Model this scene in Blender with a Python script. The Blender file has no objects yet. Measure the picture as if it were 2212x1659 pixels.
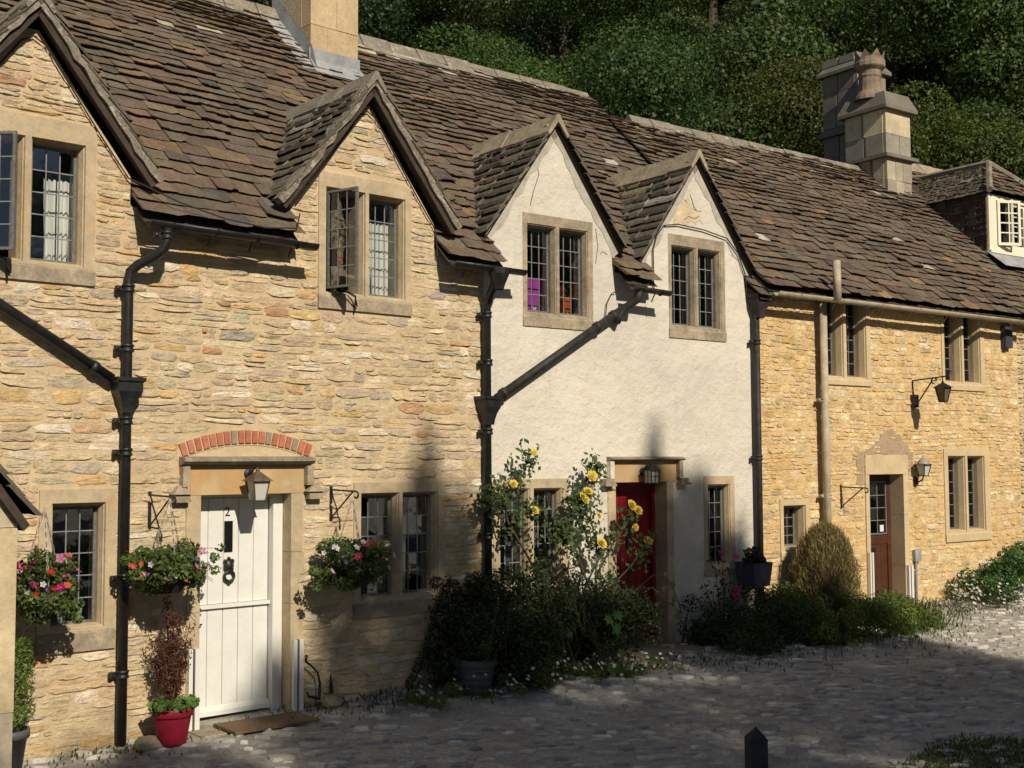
import bpy, math, random
import numpy as np
from mathutils import Matrix, Vector
from mathutils.geometry import delaunay_2d_cdt

# ------------------------------------------------------------------ camera, sky, sun, exposure
scn = bpy.context.scene
RAD = math.radians
CAM = Vector((0.0, 0.0, 2.27))
cd = bpy.data.cameras.new('camera'); cam = bpy.data.objects.new('camera', cd); scn.collection.objects.link(cam)
cd.sensor_width = 36; cd.lens = 36 * 2600 / 2212; cd.clip_end = 2000; cd.clip_start = .05
cam.matrix_world = Matrix.Translation(CAM) @ Matrix.Rotation(RAD(93.67), 4, 'X') @ Matrix.Rotation(RAD(-0.255), 4, 'Z')
scn.camera = cam
SUN_H = Vector((.474, -.880)); SUN_EL = RAD(34)
world = bpy.data.worlds.new('World'); scn.world = world; world.use_nodes = True
wn = world.node_tree.nodes; bg = wn['Background']
sky = wn.new('ShaderNodeTexSky'); sky.sky_type = 'NISHITA'; sky.sun_disc = False
sky.sun_elevation = SUN_EL; sky.sun_rotation = math.atan2(SUN_H.x, SUN_H.y); sky.air_density = 1.0; sky.dust_density = .6
world.node_tree.links.new(sky.outputs[0], bg.inputs[0]); bg.inputs[1].default_value = .05
sl = bpy.data.lights.new('sun', 'SUN'); sl.energy = 5.0; sl.angle = RAD(.53); sl.color = (1, .89, .73)
so = bpy.data.objects.new('sun', sl); scn.collection.objects.link(so)
sd = Vector((SUN_H.x * math.cos(SUN_EL), SUN_H.y * math.cos(SUN_EL), math.sin(SUN_EL)))
so.rotation_euler = sd.to_track_quat('Z', 'Y').to_euler(); so.location = sd * 60
scn.view_settings.view_transform = 'Standard'; scn.view_settings.look = 'None'
scn.view_settings.exposure = 0.0; scn.view_settings.gamma = 1; scn.view_settings.use_curve_mapping = False
scn.cycles.max_bounces = 4; scn.cycles.diffuse_bounces = 3; scn.cycles.glossy_bounces = 2; scn.cycles.transparent_max_bounces = 8; scn.cycles.caustics_reflective = False

# ------------------------------------------------------------------ helpers
col = scn.collection
rnd = random.Random(11); rng = np.random.default_rng(5)
U = lambda a, b: rnd.uniform(a, b)
class Frame:
    """facade frame: x along the wall, y into the house, z up"""
    def __init__(s, P, yaw): s.P = P; s.rz = RAD(90 - yaw); s.M = Matrix.Translation((P[0], P[1], 0)) @ Matrix.Rotation(s.rz, 4, 'Z')
    def w(s, x, y, z): return s.M @ Vector((x, y, z))
FA = Frame((-.294, 12.607), 48.7); FB = Frame((-.294, 12.607), 53.0); FC = Frame((3.116, 15.177), 54.5)
def gz(X, Y):  # height of the lane
    if Y > 6: return .04 * (min(Y, 30) - 10.6)
    return -.184 + (6 - Y) * .14 if Y > 0 else .656
def gf(F, s, y):
    p = F.w(s, y, 0); return gz(p.x, p.y)

class MB:
    def __init__(s): s.v = []; s.f = []; s.c = []
    def add(s, vs, fs, c=(1, 1, 1)):
        n = len(s.v); s.v += [tuple(v) for v in vs]; s.f += [[i + n for i in f] for f in fs]; s.c += [c] * len(fs); return s
    def box(s, x0, x1, y0, y1, z0, z1, c=(1, 1, 1)):
        return s.add([(x, y, z) for z in (z0, z1) for y in (y0, y1) for x in (x0, x1)],
                     [(0, 2, 3, 1), (4, 5, 7, 6), (0, 1, 5, 4), (2, 6, 7, 3), (0, 4, 6, 2), (1, 3, 7, 5)], c)
    def prism(s, poly, y0, y1, c=(1, 1, 1)):   # poly in x,z, counter-clockwise seen from -y
        n = len(poly); vs = [(x, y0, z) for x, z in poly] + [(x, y1, z) for x, z in poly]
        return s.add(vs, [list(range(n)), list(range(2 * n - 1, n - 1, -1))] + [[i, n + i, n + (i + 1) % n, (i + 1) % n] for i in range(n)], c)
    def tube(s, path, r, n=8, c=(1, 1, 1), cap=True):
        path = [Vector(p) for p in path]; rs = r if isinstance(r, (list, tuple)) else [r] * len(path)
        base = len(s.v); a = None
        for i, p in enumerate(path):
            d = (path[min(i + 1, len(path) - 1)] - path[max(i - 1, 0)]).normalized()
            if a is None: a = d.orthogonal().normalized()
            else: a = (a - d * a.dot(d)); a = a.normalized() if a.length > 1e-6 else d.orthogonal().normalized()
            b = d.cross(a)
            for k in range(n):
                t = 2 * math.pi * k / n; q = p + (a * math.cos(t) + b * math.sin(t)) * rs[i]; s.v.append(tuple(q))
        for i in range(len(path) - 1):
            for k in range(n):
                s.f.append([base + i * n + k, base + i * n + (k + 1) % n, base + (i + 1) * n + (k + 1) % n, base + (i + 1) * n + k]); s.c.append(c)
        if cap:
            s.f += [[base + k for k in range(n - 1, -1, -1)], [base + (len(path) - 1) * n + k for k in range(n)]]; s.c += [c, c]
        return s
    def lathe(s, prof, o=(0, 0, 0), n=20, c=(1, 1, 1)):
        b = len(s.v)
        for r, z in prof:
            for k in range(n): t = 2 * math.pi * k / n; s.v.append((o[0] + r * math.cos(t), o[1] + r * math.sin(t), o[2] + z))
        for i in range(len(prof) - 1):
            for k in range(n): s.f.append([b + i * n + k, b + i * n + (k + 1) % n, b + (i + 1) * n + (k + 1) % n, b + (i + 1) * n + k]); s.c.append(c)
        return s
    def build(s, name, mat, parent=None, smooth=False):
        me = bpy.data.meshes.new(name); me.from_pydata(s.v, [], s.f)
        ca = me.attributes.new('col', 'FLOAT_COLOR', 'FACE')
        ca.data.foreach_set('color', np.array([(a, b, c, 1) for a, b, c in s.c], dtype=np.float32).ravel())
        me.materials.append(mat)
        if smooth: me.polygons.foreach_set('use_smooth', [True] * len(me.polygons))
        o = bpy.data.objects.new(name, me); col.objects.link(o); o.parent = parent; return o
def mesh_np(name, V, F, C, mat):
    me = bpy.data.meshes.new(name); n, k = F.shape
    me.vertices.add(len(V)); me.vertices.foreach_set('co', np.asarray(V, np.float32).ravel())
    me.loops.add(n * k); me.loops.foreach_set('vertex_index', F.astype(np.int32).ravel())
    me.polygons.add(n); me.polygons.foreach_set('loop_start', np.arange(0, n * k, k, dtype=np.int32))
    me.update(calc_edges=True)
    ca = me.attributes.new('col', 'FLOAT_COLOR', 'FACE')
    ca.data.foreach_set('color', np.concatenate([C, np.ones((n, 1))], 1).astype(np.float32).ravel())
    me.materials.append(mat); return me
def link(name, me, parent=None, loc=None, rz=0, sc=1):
    o = bpy.data.objects.new(name, me); col.objects.link(o); o.parent = parent
    if loc is not None: o.location = loc
    o.rotation_euler.z = rz; o.scale = (sc,) * 3 if not isinstance(sc, tuple) else sc; return o
def tag(o, label, cat=None, group=None, kind=None):
    o['label'] = label
    if cat: o['category'] = cat
    if group: o['group'] = group
    if kind: o['kind'] = kind
    return o
def thing(name, label, cat, F=None, at=(0, 0, 0), group=None, rz=0):
    o = bpy.data.objects.new(name, None); col.objects.link(o); o.empty_display_size = .2
    if F: o.location = F.w(*at); o.rotation_euler.z = F.rz + rz
    else: o.location = at; o.rotation_euler.z = rz
    return tag(o, label, cat, group)
def lettering(name, body, size, mat, parent, M4):
    fc = bpy.data.curves.new(name, 'FONT'); fc.body = body; fc.size = size; fc.extrude = .0015; fc.align_x = 'CENTER'; fo = bpy.data.objects.new(name, fc); col.objects.link(fo)
    me = bpy.data.meshes.new_from_object(fo.evaluated_get(bpy.context.evaluated_depsgraph_get())); bpy.data.objects.remove(fo); me.materials.clear(); me.materials.append(mat)
    o = bpy.data.objects.new(name, me); col.objects.link(o); o.parent = parent; o.matrix_local = M4; return o
def struct(o, label): return tag(o, label, kind='structure')

# ------------------------------------------------------------------ materials
def new_mat(name):
    m = bpy.data.materials.new(name); m.use_nodes = True; nt = m.node_tree; return m, nt, nt.nodes['Principled BSDF'], nt.nodes, nt.links
def mixc(N, L, kind, f, a, b):
    n = N.new('ShaderNodeMix'); n.data_type = 'RGBA'; n.blend_type = kind
    for i, v in ((0, f), (6, a), (7, b)):
        if hasattr(v, 'is_linked') or hasattr(v, 'links'): L.new(v, n.inputs[i])
        elif i == 0: n.inputs[0].default_value = v
        else: n.inputs[i].default_value = (*v, 1)
    return n.outputs[2]
def ntex(N, L, pos, scale, det=5, rough=.6, sc=None):
    t = N.new('ShaderNodeTexNoise'); t.inputs['Scale'].default_value = scale; t.inputs['Detail'].default_value = det; t.inputs['Roughness'].default_value = rough
    if sc:
        mp = N.new('ShaderNodeMapping'); mp.inputs['Scale'].default_value = sc; L.new(pos, mp.inputs[0]); pos = mp.outputs[0]
    L.new(pos, t.inputs['Vector']); return t.outputs['Fac']
def ramp(N, L, fac, lo, hi, a=(0, 0, 0), b=(1, 1, 1)):
    r = N.new('ShaderNodeValToRGB'); e = r.color_ramp.elements
    e[0].position = lo; e[1].position = hi; e[0].color = (*a, 1); e[1].color = (*b, 1); L.new(fac, r.inputs[0]); return r.outputs[0]
def surf(name, base=(1, 1, 1), rough=.85, var=None, bumps=(), spots=(), metal=0, spec=.3, vc=True, bdist=.02):
    """base colour x per-piece colour, noise variation, spots = (scale, lo, hi, colour, strength), bumps = (scale, strength[, stretch])"""
    m, nt, P, N, L = new_mat(name)
    pos = N.new('ShaderNodeNewGeometry').outputs['Position']
    c = base
    if vc:
        at = N.new('ShaderNodeAttribute'); at.attribute_name = 'col'; oi = N.new('ShaderNodeObjectInfo')
        c = mixc(N, L, 'MULTIPLY', 1.0, at.outputs['Color'], oi.outputs['Color'])
        if base != (1, 1, 1): c = mixc(N, L, 'MULTIPLY', 1.0, c, base)
    if var:
        for sc, lo, hi in var:
            f = ntex(N, L, pos, sc); v = ramp(N, L, f, .3, .7, (lo,) * 3, (hi,) * 3); c = mixc(N, L, 'MULTIPLY', 1.0, c, v)
    for sp in spots:
        f = ntex(N, L, pos, sp[0], 4, .65, sp[5] if len(sp) > 5 else None); v = ramp(N, L, f, sp[1], sp[2])
        mm = N.new('ShaderNodeMath'); mm.operation = 'MULTIPLY'; L.new(v, mm.inputs[0]); mm.inputs[1].default_value = sp[4]
        c = mixc(N, L, 'MIX', mm.outputs[0], c, sp[3])
    if isinstance(c, tuple): P.inputs['Base Color'].default_value = (*c, 1)
    else: L.new(c, P.inputs['Base Color'])
    P.inputs['Roughness'].default_value = rough; P.inputs['Metallic'].default_value = metal; P.inputs['Specular IOR Level'].default_value = spec
    prev = None
    for b in bumps:
        f = ntex(N, L, pos, b[0], 6, .65, b[2] if len(b) > 2 else None)
        bn = N.new('ShaderNodeBump'); bn.inputs['Strength'].default_value = b[1]; bn.inputs['Distance'].default_value = b[3] if len(b) > 3 else bdist
        L.new(f, bn.inputs['Height'])
        if prev: L.new(prev, bn.inputs['Normal'])
        prev = bn.outputs[0]
    if prev: L.new(prev, P.inputs['Normal'])
    return m
def leafmat(name, trans=.3, rough=.5):
    m, nt, P, N, L = new_mat(name)
    at = N.new('ShaderNodeAttribute'); at.attribute_name = 'col'; oi = N.new('ShaderNodeObjectInfo')
    c = mixc(N, L, 'MULTIPLY', 1.0, at.outputs['Color'], oi.outputs['Color'])
    L.new(c, P.inputs['Base Color']); P.inputs['Roughness'].default_value = rough; P.inputs['Specular IOR Level'].default_value = .25
    tr = N.new('ShaderNodeBsdfTranslucent'); L.new(c, tr.inputs[0]); mx = N.new('ShaderNodeMixShader'); mx.inputs[0].default_value = trans
    L.new(P.outputs[0], mx.inputs[1]); L.new(tr.outputs[0], mx.inputs[2]); L.new(mx.outputs[0], N['Material Output'].inputs[0]); return m
def glassmat():
    m, nt, P, N, L = new_mat('window glass')
    pos = N.new('ShaderNodeNewGeometry').outputs['Position']
    tr = N.new('ShaderNodeBsdfTransparent'); tr.inputs[0].default_value = (.93, .95, .94, 1)
    gl = N.new('ShaderNodeBsdfGlossy'); gl.inputs['Roughness'].default_value = .04; gl.inputs[0].default_value = (.9, .95, 1, 1)
    bn = N.new('ShaderNodeBump'); bn.inputs['Strength'].default_value = .25; bn.inputs['Distance'].default_value = .004; L.new(ntex(N, L, pos, 9, 1), bn.inputs['Height']); L.new(bn.outputs[0], gl.inputs['Normal'])
    fr = N.new('ShaderNodeFresnel'); fr.inputs[0].default_value = 1.5
    ad = N.new('ShaderNodeMath'); ad.operation = 'ADD'; ad.inputs[1].default_value = .03; L.new(fr.outputs[0], ad.inputs[0])
    mx = N.new('ShaderNodeMixShader'); L.new(ad.outputs[0], mx.inputs[0]); L.new(tr.outputs[0], mx.inputs[1]); L.new(gl.outputs[0], mx.inputs[2])
    L.new(mx.outputs[0], N['Material Output'].inputs[0]); return m
M = {}
M['mortar'] = surf('buff lime mortar', (.54, .42, .26), .95, var=[(1.3, .88, 1.1), (14, .88, 1.08)], bumps=[(22, .55), (90, .4, None, .008)])
M['stone'] = surf('rubble limestone', rough=.92, var=[(9, .8, 1.18), (45, .85, 1.12)], spots=[(5, .62, .7, (.30, .26, .2), .35)], bumps=[(12, .9, (1, 1, 2.4), .035), (55, .7, None, .014)])
M['mortar3'] = surf('ochre mortar', (.66, .48, .25), .95, var=[(1.1, .85, 1.12), (9, .8, 1.1)], spots=[(1.3, .55, .7, (.52, .32, .12), .6)], bumps=[(14, .8, None, .03), (50, .7, None, .018)])
M['stone3'] = surf('honey rubble', rough=.95, var=[(7, .75, 1.2), (30, .75, 1.15)], spots=[(1.3, .55, .7, (.60, .36, .13), .5)], bumps=[(13, .9, None, .04), (45, .8, None, .022)])
M['ashlar'] = surf('dressed limestone', (.48, .385, .25), .88, var=[(2.5, .8, 1.12), (14, .86, 1.08), (60, .9, 1.06)], spots=[(3.2, .58, .72, (.48, .29, .10), .45), (4.5, .55, .68, (.27, .235, .18), .5), (16, .62, .7, (.22, .2, .16), .4)], bumps=[(9, .25, None, .02), (60, .45, None, .01)])
M['hood'] = surf('lichened hood stone', (.26, .225, .17), .93, var=[(6, .7, 1.2), (40, .75, 1.2)], spots=[(12, .58, .68, (.42, .39, .33), .5), (8, .62, .7, (.4, .22, .07), .4)], bumps=[(40, .6, None, .012)])
M['lintel'] = surf('stained limestone', (.46, .33, .18), .85, var=[(3, .8, 1.15)], spots=[(2.2, .45, .62, (.44, .23, .07), .7), (5, .6, .7, (.5, .42, .28), .6)], bumps=[(60, .25, None, .008)])
M['ashlar2'] = surf('weathered limestone', (.36, .30, .21), .92, var=[(5, .72, 1.18), (40, .8, 1.12)], spots=[(7, .48, .66, (.17, .15, .12), .65), (9, .6, .7, (.45, .25, .07), .5), (24, .66, .72, (.5, .47, .4), .5)], bumps=[(14, .4, None, .02), (50, .6, None, .012)])
M['ashlar3'] = surf('pale honey limestone', (.55, .435, .265), .9, var=[(3, .85, 1.08), (20, .9, 1.06)], spots=[(2, .58, .74, (.55, .32, .1), .5), (6, .62, .72, (.33, .28, .2), .45)], bumps=[(60, .4, None, .01)])
M['render'] = surf('cream lime render', (.605, .565, .48), .95, var=[(.7, .9, 1.06), (4, .94, 1.03)], spots=[(1.4, .58, .74, (.50, .45, .35), .45), (2.4, .6, .74, (.40, .38, .31), .4, (2.6, 2.6, .35)), (6, .68, .76, (.36, .33, .27), .4), (18, .72, .76, (.3, .26, .2), .5)], bumps=[(2.2, .5, None, .12), (9, .32, None, .04), (38, .5, None, .013)])
M['bare'] = surf('bare buff render', (.62, .50, .33), .95, var=[(6, .8, 1.15)], bumps=[(20, .8, None, .03)], vc=False)
M['crack'] = surf('crack', (.10, .08, .06), 1, vc=False)
M['patchm'] = surf('brown repair mortar', (.36, .27, .18), .97, var=[(12, .8, 1.15)], bumps=[(30, .6)], vc=False)
M['verge'] = surf('lichened verge mortar', (.24, .21, .165), .97, var=[(7, .6, 1.25), (40, .7, 1.2)], spots=[(10, .56, .66, (.48, .46, .4), .65)], bumps=[(20, .9, None, .03)])
M['cement'] = surf('grey mortar fillet', (.42, .39, .33), .95, var=[(6, .75, 1.15)], bumps=[(25, .6)])
M['tile'] = surf('stone roof slate', rough=.95, spec=.15, var=[(6, .78, 1.2), (35, .7, 1.25)], spots=[(16, .66, .72, (.34, .32, .27), .55), (1.2, .55, .72, (.15, .13, .105), .45), (2.6, .66, .76, (.10, .10, .05), .5)], bumps=[(14, .7, None, .02), (60, .5, None, .01)])
M['deck'] = surf('roof underlay', (.05, .04, .032), .95, vc=False)
M['ridge'] = surf('ridge stone', (.24, .215, .17), .95, var=[(4, .7, 1.2), (30, .7, 1.15)], spots=[(9, .6, .68, (.5, .47, .4), .6)], bumps=[(30, .7)])
M['chim'] = surf('chimney ashlar', rough=.92, var=[(3, .8, 1.15), (20, .85, 1.1)], spots=[(4, .64, .74, (.22, .20, .16), .5)], bumps=[(40, .4)])
M['lead'] = surf('lead flashing', (.30, .31, .32), .6, var=[(5, .7, 1.25)], bumps=[(12, .4)], vc=False)
M['iron'] = surf('black iron', (.013, .013, .014), .45, var=[(14, .5, 1.6)], spots=[(7, .66, .76, (.05, .035, .025), .6), (30, .7, .75, (.10, .06, .035), .5)], bumps=[(40, .4, None, .005)], spec=.45, vc=False)
M['oldiron'] = surf('weathered black iron', (.025, .023, .021), .6, var=[(10, .5, 1.6)], spots=[(18, .66, .72, (.16, .13, .1), .6)], bumps=[(60, .3, None, .004)], vc=False)
M['stonepipe'] = surf('painted buff pipe', (.42, .36, .26), .7, var=[(7, .7, 1.15)], spots=[(9, .62, .72, (.2, .15, .1), .5)], vc=False, bumps=[(50, .3, None, .004)])
M['came'] = surf('lead came', (.19, .195, .20), .5, var=[(30, .7, 1.3)], vc=False, spec=.5)
M['casement'] = surf('painted casement', (.14, .14, .135), .55, var=[(40, .6, 1.3)], vc=False)
M['glass'] = glassmat()
M['curtain'] = surf('white curtain', (.80, .79, .76), .9, vc=False)
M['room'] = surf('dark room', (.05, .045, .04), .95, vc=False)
M['white'] = surf('cream white paint', (.68, .68, .635), .5, var=[(4, .93, 1.03), (25, .96, 1.02)], spots=[(3, .66, .8, (.50, .46, .36), .35, (3, 3, .6)), (40, .74, .77, (.42, .36, .27), .6)], bumps=[(50, .15, None, .003)], vc=False, spec=.3)
M['red'] = surf('red paint', (.19, .007, .012), .4, var=[(6, .85, 1.1)], vc=False, spec=.4)
M['brown'] = surf('stained timber', (.075, .026, .014), .5, var=[(8, .7, 1.2)], bumps=[(12, .3, (8, 8, .6))], vc=False)
M['timber'] = surf('old dark timber', (.06, .045, .034), .9, var=[(8, .6, 1.3)], bumps=[(14, .5, (6, 6, .8))], vc=False)
M['brick'] = surf('red brick', rough=.9, var=[(20, .75, 1.15)], bumps=[(50, .4)])
M['black'] = surf('black gloss', (.006, .006, .007), .25, vc=False, spec=.6)
M['pvc'] = surf('white plastic channel', (.66, .65, .6), .4, vc=False)
M['rubber'] = surf('dark rubber', (.012, .012, .012), .8, vc=False)
M['potred'] = surf('red plastic pot', (.25, .010, .03), .55, var=[(5, .8, 1.08), (30, .9, 1.05)], spots=[(9, .64, .76, (.25, .13, .10), .45)], vc=False)
M['potgrey'] = surf('grey plastic pot', (.09, .09, .1), .5, var=[(5, .9, 1.05)], vc=False)
M['plastic'] = surf('moulded box', rough=.5)
M['slateblue'] = surf('slate blue planter', (.05, .055, .085), .6, var=[(9, .7, 1.2)], vc=False)
M['soil'] = surf('soil', (.03, .022, .015), 1, bumps=[(40, .8)], vc=False)
M['mat'] = surf('coir mat', (.15, .10, .058), 1, var=[(30, .7, 1.2)], bumps=[(180, .6, None, .006)], vc=False)
M['leaf'] = leafmat('foliage')
M['petal'] = leafmat('petals', .35, .6)
M['bark'] = surf('bark', (.07, .055, .04), .95, var=[(6, .6, 1.3)], bumps=[(14, .8, (1, 1, .3))], vc=False)
M['stem'] = surf('stem', (.09, .065, .035), .9, vc=False)
M['terracotta'] = surf('old chimney pot', (.25, .19, .14), .9, var=[(5, .6, 1.2)], spots=[(6, .6, .7, (.16, .14, .12), .5)], vc=False, bumps=[(30, .3)])
M['lane'] = surf('gravelly lane', (.50, .47, .42), .97, var=[(.7, .72, 1.18), (5, .75, 1.18), (30, .7, 1.25)], spots=[(1.1, .6, .72, (.12, .12, .07), .5), (14, .6, .68, (.46, .43, .38), .5)], bumps=[(6, .8, (1, 1.6, 1), .05), (26, .9, (1, 1.6, 1), .03), (80, .7, None, .01)], vc=False)
M['cobble'] = surf('worn cobble', rough=.9, var=[(7, .75, 1.2), (50, .8, 1.15)], bumps=[(22, .6)])
M['hill'] = surf('woodland floor', (.022, .026, .010), 1, var=[(.4, .5, 1.3)], bumps=[(2, 1, None, .5)], vc=False)
M['milk'] = surf('milky lamp glass', (.5, .49, .45), .25, vc=False, spec=.5)
M['copper'] = surf('aged lantern metal', (.10, .075, .05), .6, var=[(25, .6, 1.4)], vc=False, spec=.4)
M['chain'] = surf('galvanised chain', (.28, .26, .22), .5, vc=False, spec=.5)
M['post'] = surf('weathered oak', (.045, .05, .058), .9, var=[(7, .6, 1.3)], bumps=[(16, .7, (6, 6, .5))], vc=False)
M['pale'] = surf('cream joinery', (.75, .70, .55), .5, var=[(6, .92, 1.04)], vc=False)
M['cable'] = surf('cable', (.03, .028, .026), .7, vc=False)

# ------------------------------------------------------------------ pieces: stones, slates, cobbles
def stone_proto(seed, n=13):
    r = random.Random(seed); vs = []; fs = []; tf = r.choice((0, .15, .35, .6, .9)); pw = r.uniform(3, 7); sk = r.uniform(-.16, .16); tp = r.uniform(-.14, .14)
    ang = [2 * math.pi * (k + r.uniform(-.25, .25)) / n for k in range(n)]
    out = []
    for t in ang:
        c, s_ = math.cos(t), math.sin(t); q = (abs(c) ** pw + abs(s_) ** pw) ** (-1 / pw) * r.uniform(.80, 1.04); X_, Z_ = .5 * q * c, .5 * q * s_
        out.append((X_ + sk * Z_, Z_ * (1 + tp * X_ * 2)))
    for x, z in out: vs.append((x, .35, z))
    for x, z in out: vs.append((x, -(.62 - tf * z) * r.uniform(.6, 1.25), z))
    for x, z in out:
        k = r.uniform(.60, .93); vs.append((x * k + r.uniform(-.03, .03), -(1.0 - tf * z) * r.uniform(.55, 1.35), z * (k if z > 0 else min(.97, k * (1 + .2 * tf)))))
    vs.append((r.uniform(-.18, .18), r.uniform(-1.4, -.6), r.uniform(-.18, .18)))
    for k in range(n):
        j = (k + 1) % n; fs += [(k, n + k, n + j, j), (n + k, 2 * n + k, 2 * n + j, n + j), (2 * n + k, 3 * n, 2 * n + j)]
    return vs, [f[::-1] if len(f) == 4 else f[::-1] for f in fs]
def tile_proto(seed):   # x width, y up the slope, z thickness; ragged lower edge
    r = random.Random(seed)
    xs = [-.5, -.5 + r.uniform(.14, .3), r.uniform(-.1, .1), .5 - r.uniform(.14, .3), .5]
    bot = [(xs[0], r.uniform(.0, .07))] + [(x, r.uniform(-.05, .05)) for x in xs[1:4]] + [(xs[4], r.uniform(.0, .07))]
    top = [(.5, 1.0), (-.5, 1.0)]; o = bot + top; n = len(o)
    vs = [(x, y + (.13 if y < .5 else 0), 0) for x, y in o] + [(x, y + r.uniform(-.02, .02) * (y < .5), r.uniform(.7, 1.25) if y < .5 else .8) for x, y in o]
    return vs, [list(range(n, 2 * n))] + [[i, (i + 1) % n, n + (i + 1) % n, n + i] for i in range(n)]
def cobble_proto(seed, n=8):
    r = random.Random(seed); vs = []; fs = []
    o = [(.5 * r.uniform(.6, 1.1) * math.cos(2 * math.pi * (k + r.uniform(-.2, .2)) / n), .5 * r.uniform(.6, 1.1) * math.sin(2 * math.pi * (k + r.uniform(-.2, .2)) / n)) for k in range(n)]
    vs = [(x, y, -.5) for x, y in o] + [(x * .95, y * .95, r.uniform(.55, .8)) for x, y in o] + [(x * .6, y * .6, r.uniform(.9, 1.1)) for x, y in o] + [(0, 0, 1.05)]
    for k in range(n):
        j = (k + 1) % n; fs += [(k, j, n + j, n + k), (n + k, n + j, 2 * n + j, 2 * n + k), (2 * n + k, 2 * n + j, 3 * n)]
    return vs, fs
PROTO = {'stone': [stone_proto(i) for i in range(40)], 'tile': [tile_proto(100 + i) for i in range(14)], 'cobble': [cobble_proto(200 + i) for i in range(12)]}
PMESH = {}
def pmesh(kind, k, mat):
    key = (kind, k, mat.name)
    if key not in PMESH:
        vs, fs = PROTO[kind][k]; m = MB(); m.add(vs, fs); o = m.build(kind, mat); me = o.data; bpy.data.objects.remove(o); PMESH[key] = me
    return PMESH[key]
def pieces(lst, kind, name, mat, parent, Fm, cap=300, rest='remaining'):
    """lst of (proto, 4x4 list matrix in the frame, colour): the cap that show largest become parts, the rest one joined part"""
    inv = Fm; sc = []
    for k, m, c in lst:
        p = inv @ Vector((m[0][3], m[1][3], m[2][3])); d = (p - CAM); vis = 1.0
        e = cam.matrix_world.inverted() @ p
        if e.z > -.1 or abs(e.x / -e.z) > .44 or abs(e.y / -e.z) > .335: vis = .01
        a = math.sqrt(sum(m[i][0] ** 2 for i in range(3))); b = math.sqrt(sum(m[i][1 if kind != 'stone' else 2] ** 2 for i in range(3)))
        sc.append(vis * a * b / d.length_squared)
    order = sorted(range(len(lst)), key=lambda i: -sc[i]); big = set(order[:cap])
    mb = MB()
    for i, (k, m, c) in enumerate(lst):
        if i in big:
            o = bpy.data.objects.new(name, pmesh(kind, k, mat)); col.objects.link(o); o.parent = parent
            o.matrix_local = Matrix(m); o.color = (*c, 1)
        else:
            A = np.array(m); vs, fs = PROTO[kind][k]; v = np.c_[np.array(vs), np.ones(len(vs))] @ A.T
            mb.add(v[:, :3].tolist(), fs, c)
    if mb.v:
        o = mb.build(name + '_' + rest, mat, parent); o['kind'] = 'stuff'
def mat4(X, Y, Z, P): return [[X[i], Y[i], Z[i], P[i]] for i in range(3)] + [[0, 0, 0, 1]]
def spans(poly, z):
    xs = []
    for (x0, z0), (x1, z1) in zip(poly, poly[1:] + poly[:1]):
        if (z0 <= z < z1) or (z1 <= z < z0): xs.append(x0 + (x1 - x0) * (z - z0) / (z1 - z0))
    xs.sort(); return list(zip(xs[::2], xs[1::2]))
def isect(A, B): return [(max(a, c), min(b, d)) for a, b in A for c, d in B if min(b, d) > max(a, c)]
def minus(A, a0, a1):
    o = []
    for a, b in A:
        if a1 <= a or a0 >= b: o.append((a, b)); continue
        if a0 > a: o.append((a, a0))
        if a1 < b: o.append((a1, b))
    return o
def rubble(poly, holes, hr, wr, palette, proud, joint=.012, seed=1, wob=.02):
    r = random.Random(seed); out = []; z = min(p[1] for p in poly); zt = max(p[1] for p in poly)
    pal, wts = zip(*palette)
    def stone(a, b, z0, z1):
        if b - a < .03 or z1 - z0 < .02: return
        c = r.choices(pal, wts)[0]; g = r.uniform(.86, 1.14); c = tuple(min(.8, x * g * r.uniform(.96, 1.04)) for x in c)
        t = r.uniform(-.035, .035); w = (b - a - joint * r.uniform(.3, 1.6)) * 1.05; h = (z1 - z0 - joint * r.uniform(.2, 1.4)) * 1.06; d = proud * r.uniform(.4, 1.7)
        if r.random() < .3: c = tuple(.55 * q + .45 * m_ for q, m_ in zip(c, pal[0]))
        X = (w * math.cos(t), 0, w * math.sin(t)); Z = (-h * math.sin(t), 0, h * math.cos(t))
        if r.random() < .5: X = tuple(-q for q in X)
        zz = (z0 + z1) / 2 + wob * math.sin(1.7 * (a + b) / 2 + 2.3 * z0) * .7
        out.append((r.randrange(40), mat4(X, (0, d, 0), Z, ((a + b) / 2, 0.004, zz)), c))
    while z < zt - .03:
        h = min(hr[0] + (hr[1] - hr[0]) * r.random() ** 1.5, zt - z)
        iv = isect(spans(poly, z + .1 * h), spans(poly, z + .9 * h))
        for (a0, a1, b0, b1) in holes:
            if b0 < z + .8 * h and b1 > z + .2 * h: iv = minus(iv, a0 - .004, a1 + .004)
        for a, b in iv:
            x = a
            while x < b - .02:
                w = r.uniform(*wr) * (.7 + h * 3.5); w = w if b - x - w > .06 else b - x
                if h > .085 and r.random() < .35 and w > .12:
                    zm = z + h * r.uniform(.4, .6); stone(x, x + w, z, zm)
                    k = r.uniform(.35, .65) if r.random() < .4 else 1
                    stone(x, x + w * k, zm, z + h)
                    if k < 1: stone(x + w * k, x + w, zm, z + h)
                else: stone(x, x + w, z, z + h)
                x += w
        z += h
    return out
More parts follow.
